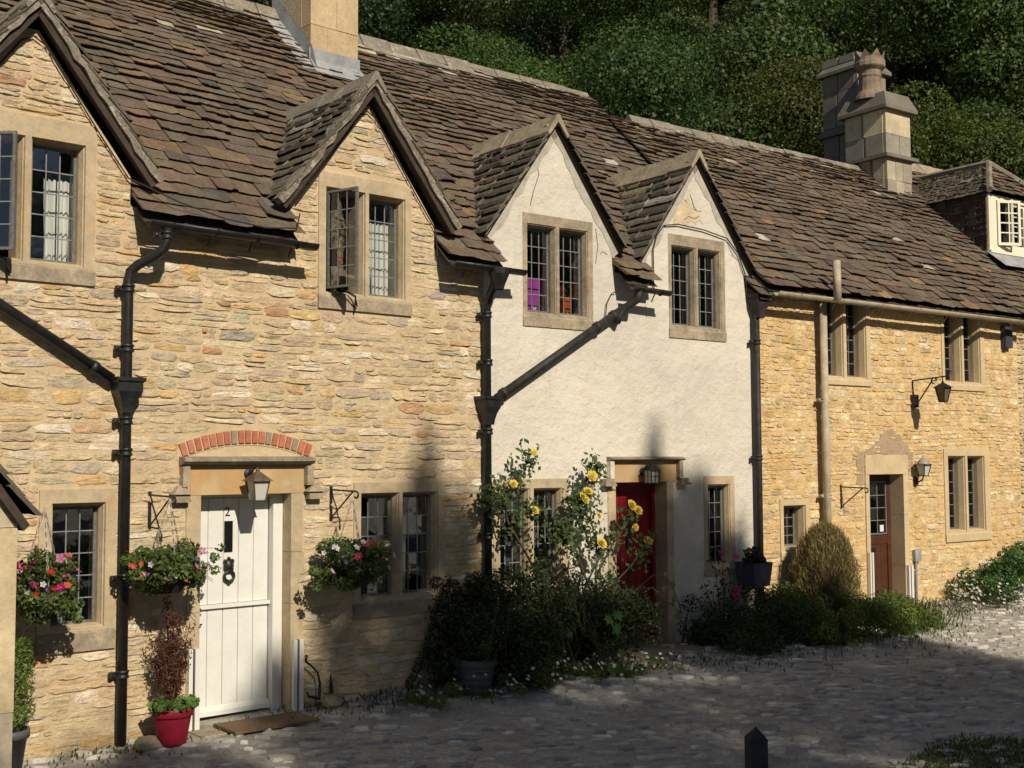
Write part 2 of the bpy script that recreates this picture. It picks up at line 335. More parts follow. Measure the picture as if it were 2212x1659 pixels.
def sheet(name, poly, holes, y, mat, parent, side=None):
    """flat wall sheet with openings"""
    vs = [Vector(p) for p in poly]; es = [(i, (i + 1) % len(poly)) for i in range(len(poly))]
    for a0, a1, b0, b1 in holes:
        n = len(vs); vs += [Vector(p) for p in ((a0, b0), (a1, b0), (a1, b1), (a0, b1))]; es += [(n + i, n + (i + 1) % 4) for i in range(4)]
    V, E_, Fc, *_ = delaunay_2d_cdt(vs, es, [], 0, 1e-5)
    def inside(p):
        c = False
        for (x0, z0), (x1, z1) in zip(poly, poly[1:] + poly[:1]):
            if (z0 > p[1]) != (z1 > p[1]) and p[0] < x0 + (x1 - x0) * (p[1] - z0) / (z1 - z0): c = not c
        return c and not any(a0 < p[0] < a1 and b0 < p[1] < b1 for a0, a1, b0, b1 in holes)
    mb = MB(); fs = [f for f in Fc if inside(sum((V[i] for i in f), Vector((0, 0))) / len(f))]
    mb.add([(v.x, y, v.y) for v in V], fs); n = len(V)
    mb.add([(v.x, y + .35, v.y) for v in V], [list(f)[::-1] for f in fs])
    for (x0, z0), (x1, z1) in zip(poly, poly[1:] + poly[:1]):
        mb.add([(x0, y, z0), (x1, y, z1), (x1, y + .35, z1), (x0, y + .35, z0)], [(0, 1, 2, 3)])
    return mb.build(name, mat, parent)
def slates(O, Uv, Vv, Nv, length, rowspan, ex0, ex1, wr, palette, seed, keep=None, th=(.015, .030), sag=0):
    """courses of stone slates on a plane; rowspan(v) gives the intervals along the row"""
    r = random.Random(seed); out = []; v = 0; pal, wts = zip(*palette); Uv, Vv, Nv, O = map(np.array, (Uv, Vv, Nv, O))
    while v < length - .03:
        f = v / length; ex = ex0 + (ex1 - ex0) * f; ex *= r.uniform(.82, 1.18); ln = min(ex * 1.75, length - v + .015)
        for a, b in rowspan(v + ex * .4):
            x = a - .015
            while x < b - .03:
                w = r.uniform(*wr) * (1.1 - .35 * f); xe = min(x + w, b + .02); xe = b + .02 if b - xe < .07 else xe
                if xe - x > .05:
                    ph = O + Uv * ((x + xe) / 2) + Vv * v
                    if keep is None or keep(ph + Vv * ex * .5):
                        t = r.uniform(*th); j = r.uniform(-.016, .016); s_ = r.uniform(-.035, .035)
                        up = t * 1.3 + r.uniform(0, .012) + sag * math.sin(x * 1.3 + v * 2.1)
                        Y = Vv * ln - Nv * (up * .95); L = np.linalg.norm(Y); X = Uv * ((xe - x) * r.uniform(.985, 1.01)) + Vv * s_ * (xe - x)
                        N2 = np.cross(X, Y); N2 = N2 / np.linalg.norm(N2) * t
                        c = r.choices(pal, wts)[0]; g = r.uniform(.86, 1.14); c = tuple(min(.7, q * g * r.uniform(.94, 1.06)) for q in c)
                        out.append((r.randrange(14), mat4(X, Y, N2, ph + Vv * j + Nv * up * .9), c))
                x = xe
        v += ex
    return out
# ------------------------------------------------------------------ the setting: lane, verge, hill
def ground_sheet():
    mb = MB(); xs = [-60, -30, -16] + [-10 + i * .8 for i in range(31)] + [18, 26, 40, 70]; ys = [-70, -30, -12, -4, 0, 2, 4, 6] + [6.5 + i * .5 for i in range(28)] + [22, 24]
    for y in ys:
        for x in xs: mb.v.append((x, y, gz(x, y)))
    n = len(xs)
    for j in range(len(ys) - 1):
        for i in range(n - 1): mb.f.append([j * n + i, j * n + i + 1, (j + 1) * n + i + 1, (j + 1) * n + i]); mb.c.append((1, 1, 1))
    return mb.build('lane', M['lane'], None, True)
lane = struct(ground_sheet(), 'shaded gravel and cobble lane in front of the cottages')
hb = MB(); hx = [-120 + i * 12 for i in range(23)]; hy = [23.9, 26, 30, 36, 44, 54, 66, 80, 100, 130]; hz = [.45, 1.2, 3.5, 7.5, 12.5, 18.5, 25, 32, 40, 48]
for y, z in zip(hy, hz):
    for x in hx: hb.v.append((x, y, z + (math.sin(x * .13 + y * .2) * .8 if y > 26 else 0)))
for j in range(len(hy) - 1):
    for i in range(len(hx) - 1): n = len(hx); hb.f.append([j * n + i, j * n + i + 1, (j + 1) * n + i + 1, (j + 1) * n + i]); hb.c.append((1, 1, 1))
struct(hb.build('hill', M['hill'], None, True), 'steep wooded hillside rising behind the cottages')

# ------------------------------------------------------------------ windows and doors
UNIT = None
def unit_cube(mat):
    key = ('cube', mat.name)
    if key not in PMESH:
        o = MB().box(-.5, .5, -.5, .5, -.5, .5).build('pane', mat); PMESH[key] = o.data; bpy.data.objects.remove(o)
    return PMESH[key]
def leaded(parent, a, b, z0, z1, y, nx, nz, M4=None, frame=.022, fm='casement', tilt=.028, top=True):
    """one leaded light: iron frame, cames, separate panes; M4 places it (open casements)"""
    M4 = M4 or Matrix.Identity(4); mb = MB()
    for q in ((a, a + frame, z0, z1), (b - frame, b, z0, z1), (a + frame, b - frame, z0, z0 + frame), (a + frame, b - frame, z1 - frame, z1)):
        mb.box(q[0], q[1], y - .012, y + .016, q[2], q[3])
    o = mb.build('casement', M[fm], parent); o.matrix_local = M4
    mb = MB(); A0, A1, Z0, Z1 = a + frame, b - frame, z0 + frame, z1 - frame; px = (A1 - A0) / nx; pz = (Z1 - Z0) / nz
    for i in range(1, nx): mb.box(A0 + i * px - .0045, A0 + i * px + .0045, y - .004, y + .006, Z0, Z1)
    for j in range(1, nz): mb.box(A0, A1, y - .0055, y + .0055, Z0 + j * pz - .0045, Z0 + j * pz + .0045)
    o = mb.build('lead_came', M['came'], parent); o.matrix_local = M4
    for i in range(nx):
        for j in range(nz):
            o = bpy.data.objects.new('pane', unit_cube(M['glass'])); col.objects.link(o); o.parent = parent
            o.matrix_local = M4 @ Matrix.Translation((A0 + (i + .5) * px, y + .001, Z0 + (j + .5) * pz)) @ Matrix.Rotation(U(-tilt, tilt), 4, 'X') @ Matrix.Rotation(U(-tilt, tilt), 4, 'Z') @ Matrix.Diagonal((px - .008, .003, pz - .008, 1))
def cells(mb, outer, holes, y, c=(1, 1, 1)):
    xs = sorted({outer[0], outer[1]} | {h[0] for h in holes} | {h[1] for h in holes}); zs = sorted({outer[2], outer[3]} | {h[2] for h in holes} | {h[3] for h in holes})
    for i in range(len(xs) - 1):
        for j in range(len(zs) - 1):
            x, z = (xs[i] + xs[i + 1]) / 2, (zs[j] + zs[j + 1]) / 2
            if any(h[0] < x < h[1] and h[2] < z < h[3] for h in holes): continue
            mb.add([(xs[i], y, zs[j]), (xs[i + 1], y, zs[j]), (xs[i + 1], y, zs[j + 1]), (xs[i], y, zs[j + 1])], [(0, 1, 2, 3)], c)
def window(house, o, lights, zb, zt, nx=3, nz=5, rec=.12, opened=(), mat='ashlar', sillmat='ashlar2', proud=.014, curtain=(), sill=.0, fm='casement'):
    s0, s1, z0, z1 = o; e = .03; mb = MB()
    sz = zb - e * 1.6
    holes = [(a - e, b + e, zb - e, zt + e) for a, b in lights]
    cells(mb, (s0, s1, sz, z1), [(h[0], h[1], sz if False else h[2], h[3]) for h in holes], -proud)
    # outer returns
    mb.add([(s0, -proud, sz), (s0, .03, sz), (s0, .03, z1), (s0, -proud, z1)], [(0, 1, 2, 3)]); mb.add([(s1, -proud, sz), (s1, .03, sz), (s1, .03, z1), (s1, -proud, z1)], [(0, 3, 2, 1)])
    mb.add([(s0, -proud, z1), (s1, -proud, z1), (s1, .03, z1), (s0, .03, z1)], [(0, 1, 2, 3)])
    for a, b in lights:
        prof = [(e, -proud), (e * .85, .006), (e * .55, .012), (e * .5, .024), (0, rec * .55), (0, rec + .12)]
        for (e0, y0), (e1, y1) in zip(prof, prof[1:]):
            R0 = [(a - e0, zb - e0), (b + e0, zb - e0), (b + e0, zt + e0), (a - e0, zt + e0)]; R1 = [(a - e1, zb - e1), (b + e1, zb - e1), (b + e1, zt + e1), (a - e1, zt + e1)]
            for k in range(4):
                j = (k + 1) % 4; mb.add([(R0[k][0], y0, R0[k][1]), (R0[j][0], y0, R0[j][1]), (R1[j][0], y1, R1[j][1]), (R1[k][0], y1, R1[k][1])], [(0, 1, 2, 3)])
    w = mb.build('window', M[mat], house)
    sm = MB(); sp = proud + .012 + sill
    sm.add([(s0 - .004, .03, z0), (s1 + .004, .03, z0), (s0 - .004, -sp, z0), (s1 + .004, -sp, z0), (s0 - .004, -sp, sz - .02), (s1 + .004, -sp, sz - .02), (s0 - .004, -proud + .001, sz + .001), (s1 + .004, -proud + .001, sz + .001), (s0, .03, sz), (s1, .03, sz)],
           [(0, 1, 3, 2), (2, 3, 5, 4), (4, 5, 7, 6), (0, 2, 4, 6, 8), (1, 9, 7, 5, 3), (6, 7, 9, 8)]); sm.build('sill', M[sillmat], w)
    for i, (a, b) in enumerate(lights):
        if i in opened:
            ang = opened[i]; M4 = Matrix.Translation((a + .012, .012, 0)) @ Matrix.Rotation(RAD(-ang), 4, 'Z') @ Matrix.Translation((-a - .01, -rec - .01, 0))
            leaded(w, a + .01, b - .01, zb + .012, zt - .012, rec, nx, nz, M4)
        else: leaded(w, a, b, zb, zt, rec, nx, nz, fm=fm)
    for (a, b, c0, c1, yy) in curtain:
        cm = MB(); n = 40; ph = U(0, 6)
        for k in range(n + 1):
            x = a + (b - a) * k / n; d = .022 * math.sin(k * .95 + ph) + .012 * math.sin(k * 2.1 + ph)
            cm.v += [(x, yy + d, c0), (x + .02 * math.sin(k + ph), yy + d * .6, c1 + .012 * math.sin(k * 1.9))]
        for k in range(n): cm.f.append([2 * k, 2 * k + 2, 2 * k + 3, 2 * k + 1]); cm.c.append((1, 1, 1))
        cm.build('curtain', M['curtain'], w, True)
    return w
def tube_arc(c, r, a0, a1, n, axis='xz'):
    out = []
    for k in range(n + 1):
        t = RAD(a0 + (a1 - a0) * k / n); u, v = c[0] + r * math.cos(t), c[2] + r * math.sin(t)
        out.append((u, c[1], v) if axis == 'xz' else (c[0], c[1] + r * math.cos(t), v))
    return out
def planks(parent, a, b, z0, z1, y, n, mat, gap=.004, th=.03, bead=True):
    w = (b - a) / n
    for i in range(n):
        m = MB(); x0, x1 = a + i * w + gap / 2, a + (i + 1) * w - gap / 2; ch = .006
        m.add([(x0, y + ch, z0), (x0 + ch, y, z0), (x1 - ch, y, z0), (x1, y + ch, z0), (x1, y + th, z0), (x0, y + th, z0), (x0, y + ch, z1), (x0 + ch, y, z1), (x1 - ch, y, z1), (x1, y + ch, z1), (x1, y + th, z1), (x0, y + th, z1)],
              [(k, (k + 1) % 6, 6 + (k + 1) % 6, 6 + k) for k in range(6)] + [(5, 4, 3, 2, 1, 0), (6, 7, 8, 9, 10, 11)])
        m.build('plank', mat, parent)

# ------------------------------------------------------------------ house 1: rubble cottage with the white stable door
PAL1 = [((.56, .44, .275), 10), ((.62, .51, .345), 6), ((.57, .40, .195), 2.6), ((.50, .42, .30), 2.8), ((.53, .41, .285), 1.7), ((.70, .62, .475), 1.9), ((.40, .355, .29), .6), ((.49, .30, .17), .35)]
PALT = [((0.1356, 0.1016, 0.0726), 9), ((0.1202, 0.0925, 0.069), 6), ((0.1549, 0.1136, 0.079), 5), ((0.1395, 0.1162, 0.0893), 3), ((0.1872, 0.1294, 0.079), 0.8), ((0.3874, 0.3564, 0.2806), 0.18), ((0.0968, 0.0818, 0.0664), 1.5)]
PALT2 = [((0.1356, 0.1016, 0.0739), 9), ((0.1187, 0.0925, 0.0702), 6), ((0.1549, 0.1148, 0.0803), 5), ((0.1395, 0.1162, 0.0893), 3), ((0.2453, 0.1584, 0.0867), 0.5), ((0.3874, 0.3564, 0.2806), 0.22), ((0.0968, 0.0818, 0.0664), 1.5)]
PALD = [((0.1313, 0.1114, 0.0844), 8), ((0.1103, 0.0933, 0.072), 5), ((0.1575, 0.1379, 0.1029), 3), ((0.21, 0.175, 0.1132), 0.5), ((0.0893, 0.0742, 0.0597), 2), ((0.294, 0.2757, 0.2264), 0.3)]
H1 = thing('stone_cottage', 'honey rubble cottage with white stable door and two gabled dormers', 'cottage', FA, (0, 0, 0))
g1 = [(-4.73, 5.76, .84, 4.68), (-1.50, 5.76, .84, 4.68)]
EAVE = 4.43
poly1 = [(-7.2, -.5), (.0, -.5), (.0, EAVE)]
for sc_, ap, hw, zk in reversed(g1): poly1 += [(sc_ + hw, EAVE), (sc_ + hw, zk), (sc_ + .05, ap), (sc_ - .05, ap), (sc_ - hw, zk), (sc_ - hw, EAVE)]
poly1 += [(-7.2, EAVE)]
O1 = dict(W1=(-5.27, -4.19, 3.72, 5.05), W2=(-2.04, -.96, 3.72, 5.03), W3=(-4.60, -3.97, .76, 2.06), W4=(-1.63, -.54, .78, 2.07))
door1 = (-3.34, -2.19, -.5, 2.24)
hol1 = list(O1.values()) + [door1]
arch_pts = []
inset = lambda h, d=.02: (h[0] + d, h[1] - d, h[2] + d, h[3] - d)
wall1 = sheet('wall', poly1, [inset(h) if h is not door1 else (-3.24, -2.29, -.5, 2.02) for h in hol1], 0, M['mortar'], H1)
# relieving arch of bricks above the hood: keep stones clear of it
def arch_z(x): return 2.50 - .30 * ((x + 2.765) / .65) ** 2 * .42
st = [p for p in rubble(poly1, hol1 + [(-3.44, -2.09, 2.225, 2.33)], (.045, .135), (.10, .40), PAL1, .0105, joint=.009, seed=3)
      if not (abs(p[1][0][3] + 2.765) < .70 and abs(p[1][2][3] - arch_z(p[1][0][3])) < .10)]
pieces(st, 'stone', 'stone', M['stone'], wall1, FA.M)
am = MB(); n = 24
for k in range(n + 1):
    x = -2.765 - .68 + 1.36 * k / n; am.v += [(x, -.006, arch_z(x) - .075), (x, -.006, arch_z(x) + .075)]
for k in range(n): am.f.append([2 * k, 2 * k + 2, 2 * k + 3, 2 * k + 1]); am.c.append((1, 1, 1))
arch = am.build('relieving_arch', M['mortar'], H1)
bp = MB().box(-.5, .5, -.5, .5, -.5, .5).build('brick', M['brick']); bme = bp.data; bpy.data.objects.remove(bp)
for k in range(19):
    x = -2.765 - .62 + 1.24 * k / 18; sl_ = -.30 * .42 * 2 * (x + 2.765) / .65 ** 2
    o = bpy.data.objects.new('brick', bme); col.objects.link(o); o.parent = arch
    o.matrix_local = Matrix.Translation((x, -.008, arch_z(x))) @ Matrix.Rotation(-math.atan(sl_) + U(-.04, .04), 4, 'Y') @ Matrix.Diagonal((.056 * U(.9, 1.04), .028 * U(.8, 1.2), .112 * U(.94, 1.03), 1))
    c = rnd.choice([(.42, .145, .085), (.45, .17, .10), (.40, .13, .08), (.40, .15, .09), (.46, .19, .12)]) if k not in (7, 12, 16) else (.30, .22, .17)
    o.color = (*c, 1)
window(H1, O1['W1'], [(-5.18, -4.80), (-4.69, -4.31)], 3.90, 4.85, opened={0: 45}, curtain=[(-4.50, -4.24, 3.9, 4.62, .30)])
w2 = window(H1, O1['W2'], [(-1.93, -1.54), (-1.44, -1.06)], 3.90, 4.86, opened={0: 74}, curtain=[(-1.32, -1.04, 3.9, 4.66, .26), (-2.0, -1.86, 3.9, 4.72, .28)])
window(H1, O1['W3'], [(-4.47, -4.09)], .97, 1.92, nz=5)
window(H1, O1['W4'], [(-1.52, -1.13), (-1.03, -.65)], .97, 1.94, curtain=[(-1.0, -.62, .97, 1.94, .55)])
# casement stays: curled iron under the open lights
for x in (-1.80, -5.05):
    m = MB(); m.tube([(x - .12, -.06, 3.93)] + tube_arc((x - .06, -.06, 3.90), .045, 150, 380, 10) + [(x + .1, -.12, 3.84), (x + .17, -.05, 3.76)], .008, 6); m.tube([(x + .05, -.02, 3.92), (x + .12, -.10, 3.85), (x + .16, -.02, 3.70)], .009, 6)
    m.build('casement_stay', M['iron'], H1)
# door surround
surround = MB().box(-3.315, -2.165, -.012, .30, 1.988, 2.236).build('door_surround', M['lintel'], H1)
for z0, z1 in ((-.2, .42), (.424, .98), (.984, 1.45), (1.454, 1.985)):
    MB().box(-3.34 + U(-.02, .01), -3.215, -.016, .16, z0, z1).build('jamb_stone', M['ashlar'], surround); MB().box(-2.318, -2.19 + U(-.01, .02), -.016, .34, z0, z1).build('jamb_stone', M['ashlar'], surround)
hd = MB(); hp = [(.02, 2.240), (-.08, 2.255), (-.115, 2.28), (-.115, 2.305), (-.08, 2.315), (.02, 2.325)]
def mould(mb, x0, x1):
    n = len(hp); mb.add([(x0, y, z) for y, z in hp] + [(x1, y, z) for y, z in hp], [(i, n + i, n + (i + 1) % n, (i + 1) % n) for i in range(n)] + [list(range(n))[::-1], list(range(n, 2 * n))])
mould(hd, -3.42, -2.12); hood = hd.build('hood_mould', M['hood'], H1)
for x in (-3.42, -2.19):
    m = MB(); m.box(x + .005, x + .07, -.08, .01, 2.06, 2.238); m.build('hood_drop', M['ashlar2'], hood)
    cx = x + .035 + (-.035 if x < -3 else .06)
    m = MB(); m.add([(cx - .09, -.11, 2.0), (cx + .09, -.11, 2.0), (cx + .09, .0, 2.0), (cx - .09, .0, 2.0), (cx - .02, -.05, 2.075), (cx + .02, -.05, 2.075), (cx + .02, .0, 2.075), (cx - .02, .0, 2.075)], [(0, 1, 5, 4), (1, 2, 6, 5), (2, 3, 7, 6), (3, 0, 4, 7), (4, 5, 6, 7), (3, 2, 1, 0)]); m.box(cx - .07, cx + .07, -.085, 0, 1.93, 1.998); m.build('label_stop', M['ashlar2'], hood)
# white door
fr = MB(); fr.box(-3.212, -3.185, .13, .28, .0, 1.955); fr.box(-2.42, -2.322, .13, .28, .0, 1.955); fr.box(-3.212, -2.322, .13, .28, 1.957, 1.987); fr.build('door_frame', M['white'], H1)
DOORM = None
dr = MB().box(-3.183, -2.424, .152, .185, .045, 1.95).build('door', M['white'], H1)
planks(dr, -3.181, -2.426, 1.015, 1.949, .130, 5, M['white'], th=.022); planks(dr, -3.181, -2.426, .05, .975, .130, 5, M['white'], th=.022)
MB().box(-3.185, -2.422, .098, .129, .978, 1.012).build('weather_bar', M['white'], dr)
k = MB(); k.add([(-3.185, .129, .045), (-2.422, .129, .045), (-2.422, .085, .045), (-3.185, .085, .045), (-3.185, .129, .125), (-2.422, .129, .125), (-2.422, .085, .085), (-3.185, .085, .085)], [(0, 1, 2, 3), (3, 2, 6, 7), (7, 6, 5, 4), (0, 3, 7, 4), (1, 5, 6, 2)]); k.build('kickboard', M['white'], dr)
MB().box(-2.875, -2.795, .119, .1295, 1.47, 1.745).build('glazed_slot', M['black'], dr)
m = MB(); m.lathe([(.001, .0), (.03, .004), (.046, .012), (.05, .02), (.036, .034), (.02, .046), (.001, .05)], n=14)
for kx, kz in ((-.035, .03), (.035, .03), (0, .045), (-.03, -.02), (.03, -.02)): m.lathe([(.001, .0), (.016, .01), (.014, .03), (.001, .04)], (kx, kz, 0), 8)
o = m.build('knocker', M['iron'], dr, True); o.matrix_local = Matrix.Translation((-2.835, .128, 1.345)) @ Matrix.Rotation(RAD(90), 4, 'X') @ Matrix.Diagonal((1, 1.35, 1, 1))
m = MB(); m.tube(tube_arc((-2.835, .100, 1.255), .047, 0, 360, 20), .013, 8, cap=False); m.lathe([(.001, -.02), (.02, -.01), (.02, .01), (.001, .02)], (-2.835, .1, 1.205), 8); m.build('knocker_ring', M['iron'], dr, True)
m = MB(); m.tube([(-3.15, .128, .80), (-3.15, .10, .80), (-3.13, .095, .845), (-3.10, .097, .85)], .009, 6); m.build('latch', M['iron'], dr)
lettering('door_number', '2', .115, M['black'], dr, Matrix.Translation((-2.845, .1275, 1.79)) @ Matrix.Rotation(RAD(90), 4, 'X'))
dr.location.y = .075
MB().box(-3.34, -2.12, -.34, .2, -.2, -.0).build('door_step', M['ashlar2'], H1)

# roof planes -------------------------------------------------------------------------------------
RID_Y, RID_Z, EY, EZ = 3.45, 7.86, -.26, 4.30
def unit(a): a = np.array(a, float); return a / np.linalg.norm(a)
def main_roof(house, F, s0f, s1f, ey, ez, ry, rz, dorm, seed, pal, ex=(.27, .15), wr=(.17, .42), cap=300, extra=()):
    """dorm: (centre, ridge z, slope k) of dormers that the slates stop against"""
    V = unit((0, ry - ey, rz - ez)); N = np.array((0, -V[2], V[1])); L = math.hypot(ry - ey, rz - ez)
    mb = MB(); a = [(s0f(ey), ey + .02, ez - .03), (s1f(ey), ey + .02, ez - .03), (s1f(ry), ry, rz - .03), (s0f(ry), ry, rz - .03)]
    b = [(s0f(ry), ry + 3.4, ez - .3), (s1f(ry), ry + 3.4, ez - .3)]
    if not dorm: mb.add(a + b, [(0, 1, 2, 3), (3, 2, 5, 4)])
    else:
        nx, ny = 120, 60
        for j in range(ny):
            for i in range(nx):
                q = []
                for u, v in ((i, j), (i + 1, j), (i + 1, j + 1), (i, j + 1)):
                    f = v / ny; y = ey + .02 + (ry - ey - .02) * f; s_ = s0f(y) + (s1f(y) - s0f(y)) * u / nx; q.append((s_, y, ez - .03 + (rz - ez) * f))
                c = np.mean(q, 0)
                if all(c[2] > zr - .12 - k * abs(c[0] - sc_) or abs(c[0] - sc_) > .87 for sc_, zr, k in dorm): mb.add(q, [(0, 1, 2, 3)])
        mb.add(a[2:] + b, [(1, 0, 3, 2)])
    roof = mb.build('roof', M['deck'], house)
    def cutspan(v):
        y, z = ey + V[1] * v, ez + V[2] * v; iv = [(s0f(y), s1f(y))]
        for sc_, zr, k in dorm:
            h_ = min(.86, (zr - .10 - z) / k)
            if h_ > 0: iv = minus(iv, sc_ - h_, sc_ + h_)
        return iv
    def keep(p): return True and all(not f(p) for f in extra)
    lst = slates((0, ey, ez), (1, 0, 0), V, N, L - .04, cutspan, ex[0], ex[1], wr, pal, seed, keep, sag=.012)
    return roof, lst
def ridge_tiles(parent, p0, p1, n, w=.17, k=1.0, mat='ridge', rise=.03, jit=.012, name='ridge_tile'):
    p0, p1 = Vector(p0), Vector(p1); d = (p1 - p0); L = d.length / n; d = d.normalized(); side = d.cross(Vector((0, 0, 1))).normalized()
    for i in range(n):
        c = p0 + d * (L * i); e = p0 + d * (L * (i + 1) - .012); m = MB(); j = Vector((0, 0, U(-jit, jit)))
        prof = [(-w, -w * k), (-w * .12, rise), (w * .12, rise), (w, -w * k), (w * .86, -w * k - .03), (0, -.05), (-w * .86, -w * k - .03)]
        vs = [c + j + side * a + Vector((0, 0, b)) for a, b in prof] + [e + j + side * a + Vector((0, 0, b)) for a, b in prof]; q = len(prof)
        m.add([tuple(v) for v in vs], [(t, q + t, q + (t + 1) % q, (t + 1) % q) for t in range(q)] + [list(range(q))[::-1], list(range(q, 2 * q))])
        m.build(name, M[mat], parent)
def yroof(z): return EY + (z - EZ) * (RID_Y - EY) / (RID_Z - EZ)
def dormer(house, F, sc_, zr, k, foot, front, seed, pal, barge=None, fillet=None, ex=(.17, .14), cap=60, sag=0, ridgemat='ridge', rw=.12):
    """gabled dormer roof flush with the front wall; zr ridge height, k slope, foot half width"""
    zf = zr - k * foot; back = yroof(zr) + .1
    mb = MB(); d = .03
    for sg in (-1, 1):
        P = [(sc_, front, zr - d), (sc_ + sg * foot, front, zf - d), (sc_ + sg * foot, yroof(zf) + .1, zf - d), (sc_, back, zr - d)]
        mb.add(P, [(0, 1, 2, 3)])
        if barge is None: mb.add([(p[0], p[1] + .01, p[2] - .05) for p in P], [(3, 2, 1, 0)])
    dm = mb.build('dormer', M['deck'], house)
    lst = []
    for sg in (-1, 1):
        V = unit((-sg, 0, k)); N = unit((sg * k, 0, 1)); Uv = (0, 1, 0) if sg < 0 else (0, 1, 0)
        L = math.hypot(foot, foot * k)
        O = (sc_ + sg * foot, 0, zf)
        lst += slates(O, Uv, V, N, L - .03, lambda v: [(front - .01, yroof(zf + V[2] * v) + .06)], ex[0], ex[1], (.26, .6), pal, seed + sg, None, th=(.014, .028), sag=sag)
    pieces(lst, 'tile', 'tile', M['tile'], dm, F.M, cap)
    ridge_tiles(dm, (sc_, front - .03, zr + .02), (sc_, back, zr + .02), 4, w=rw, k=k * .9, rise=.03, mat=ridgemat, name='ridge_tile')
    if barge:
        for sg in (-1, 1):
            m = MB(); n = Vector((sg * k, 0, 1)).normalized(); tv = Vector((sg, 0, -k)).normalized(); a = Vector((sc_, 0, zr)) - n * .055; b = Vector((sc_ + sg * foot, 0, zf)) - n * .055 + tv * .08
            for (o0, o1, y0, y1, nm, mt) in ((.0, -.05, front + .02, front + .045, 'bargeboard', 'timber'), (.0, -.02, front + .055, -.01, 'soffit', 'timber'), (.080, .008, front - .012, front + .09, 'verge_mortar', 'verge')):
                m = MB(); q = 16; pts = []
                for i in range(q + 1):
                    t = i / q; c = a.lerp(b, t); wv = U(-.022, .016) if nm == 'verge_mortar' else 0
                    pts.append([c + n * (o0 + wv), c + n * (o1 + wv)])
                for i in range(q):
                    A_, B_, C_, D_ = pts[i][0], pts[i + 1][0], pts[i + 1][1], pts[i][1]
                    vs = [(p.x, y, p.z) for y in (y0, y1) for p in (A_, B_, C_, D_)]
                    m.add(vs, [(0, 1, 2, 3), (7, 6, 5, 4), (0, 4, 5, 1), (2, 6, 7, 3), (1, 5, 6, 2), (0, 3, 7, 4)])
                m.build(nm, M[mt], dm)
    if fillet:
        for sg in (-1, 1):
            m = MB(); n = Vector((sg * k, 0, 1)).normalized(); a = Vector((sc_, 0, zr)) - n * .045; b = Vector((sc_ + sg * foot, 0, zf)) - n * .045; q = 14
            pts = [(a.lerp(b, i / q), fillet * U(.6, 1.25)) for i in range(q + 1)]
            for i in range(q):
                (p, wa), (r_, wb) = pts[i], pts[i + 1]; A_, B_, C_, D_ = p + n * .02, r_ + n * .02, r_ - n * wb, p - n * wa
                m.add([(t.x, y, t.z) for y in (-.006, .05) for t in (A_, B_, C_, D_)], [(0, 1, 2, 3), (7, 6, 5, 4), (0, 4, 5, 1), (2, 6, 7, 3)])
            m.build('mortar_fillet', M['cement'], dm)
    return dm
t12 = math.tan(RAD(2.15))
D1 = [(-4.73, 6.0, 1.286), (-1.50, 6.0, 1.286)]
roof1, l1 = main_roof(H1, FA, lambda y: -7.4, lambda y: max(y, 0) * t12 + .02, EY, EZ, RID_Y, RID_Z, D1, 21, PALT, ex=(.215, .088), wr=(.17, .42))
pieces(l1, 'tile', 'tile', M['tile'], roof1, FA.M, 240)
ridge_tiles(roof1, (-7.3, RID_Y, RID_Z + .04), (.1, RID_Y, RID_Z + .04), 16, w=.2, k=.9, rise=.07)
for i, (sc_, zr, k) in enumerate(D1): dormer(H1, FA, sc_, zr, k, 1.0, -.16, 31 + i * 5, PALD, barge=True, ex=(.15, .12), cap=40, sag=.012)
# end walls, back wall and rooms keep the houses closed
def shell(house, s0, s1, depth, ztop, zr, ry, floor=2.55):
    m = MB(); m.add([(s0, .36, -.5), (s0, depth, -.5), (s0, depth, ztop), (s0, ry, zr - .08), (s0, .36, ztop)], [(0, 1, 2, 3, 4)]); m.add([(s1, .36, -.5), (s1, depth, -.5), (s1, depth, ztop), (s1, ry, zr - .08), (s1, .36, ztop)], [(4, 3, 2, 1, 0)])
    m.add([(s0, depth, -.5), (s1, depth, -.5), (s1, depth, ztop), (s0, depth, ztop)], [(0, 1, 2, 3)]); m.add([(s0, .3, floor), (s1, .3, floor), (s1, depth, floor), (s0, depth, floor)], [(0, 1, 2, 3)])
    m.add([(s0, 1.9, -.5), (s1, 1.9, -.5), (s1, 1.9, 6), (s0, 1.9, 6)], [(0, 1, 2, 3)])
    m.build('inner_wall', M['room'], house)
shell(H1, -7.15, -.05, 6.8, 4.3, RID_Z, RID_Y)
# left chimney, on the party line
CH1 = MB(); ch = MB().box(-.53, .14, 2.60, 3.5, 6.4, 9.6, (.48, .375, .23)).build('chimney', M['chim'], H1)
for (a, b, c, d) in ((-.535, .145, 7.55, 8.12), (-.535, .145, 8.125, 8.75), (-.535, .145, 6.9, 7.545), (-.535, .145, 8.755, 9.6)):
    q = U(.3, .7); xm = a + (b - a) * q
    for x0, x1 in ((a, xm - .002), (xm + .002, b)):
        g = U(.9, 1.08); o = MB().box(x0, x1, 2.594 - U(0, .003), 2.8, c + .002, d - .002, (.50 * g, .385 * g, .23 * g)).build('ashlar_block', M['chim'], ch)
    g = U(.8, 1.0); MB().box(a - .004, a + .1, 2.805, 3.5, c + .002, d - .002, (.44 * g, .36 * g, .24 * g)).build('ashlar_block', M['chim'], ch)
fl = MB(); zz = lambda y: EZ + (y - EY) * (RID_Z - EZ) / (RID_Y - EY)
fl.add([(-.56, 2.56, zz(2.56) + .10), (.17, 2.56, zz(2.56) + .10), (.20, 2.36, zz(2.36) + .075), (-.60, 2.36, zz(2.36) + .075)], [(0, 1, 2, 3)])
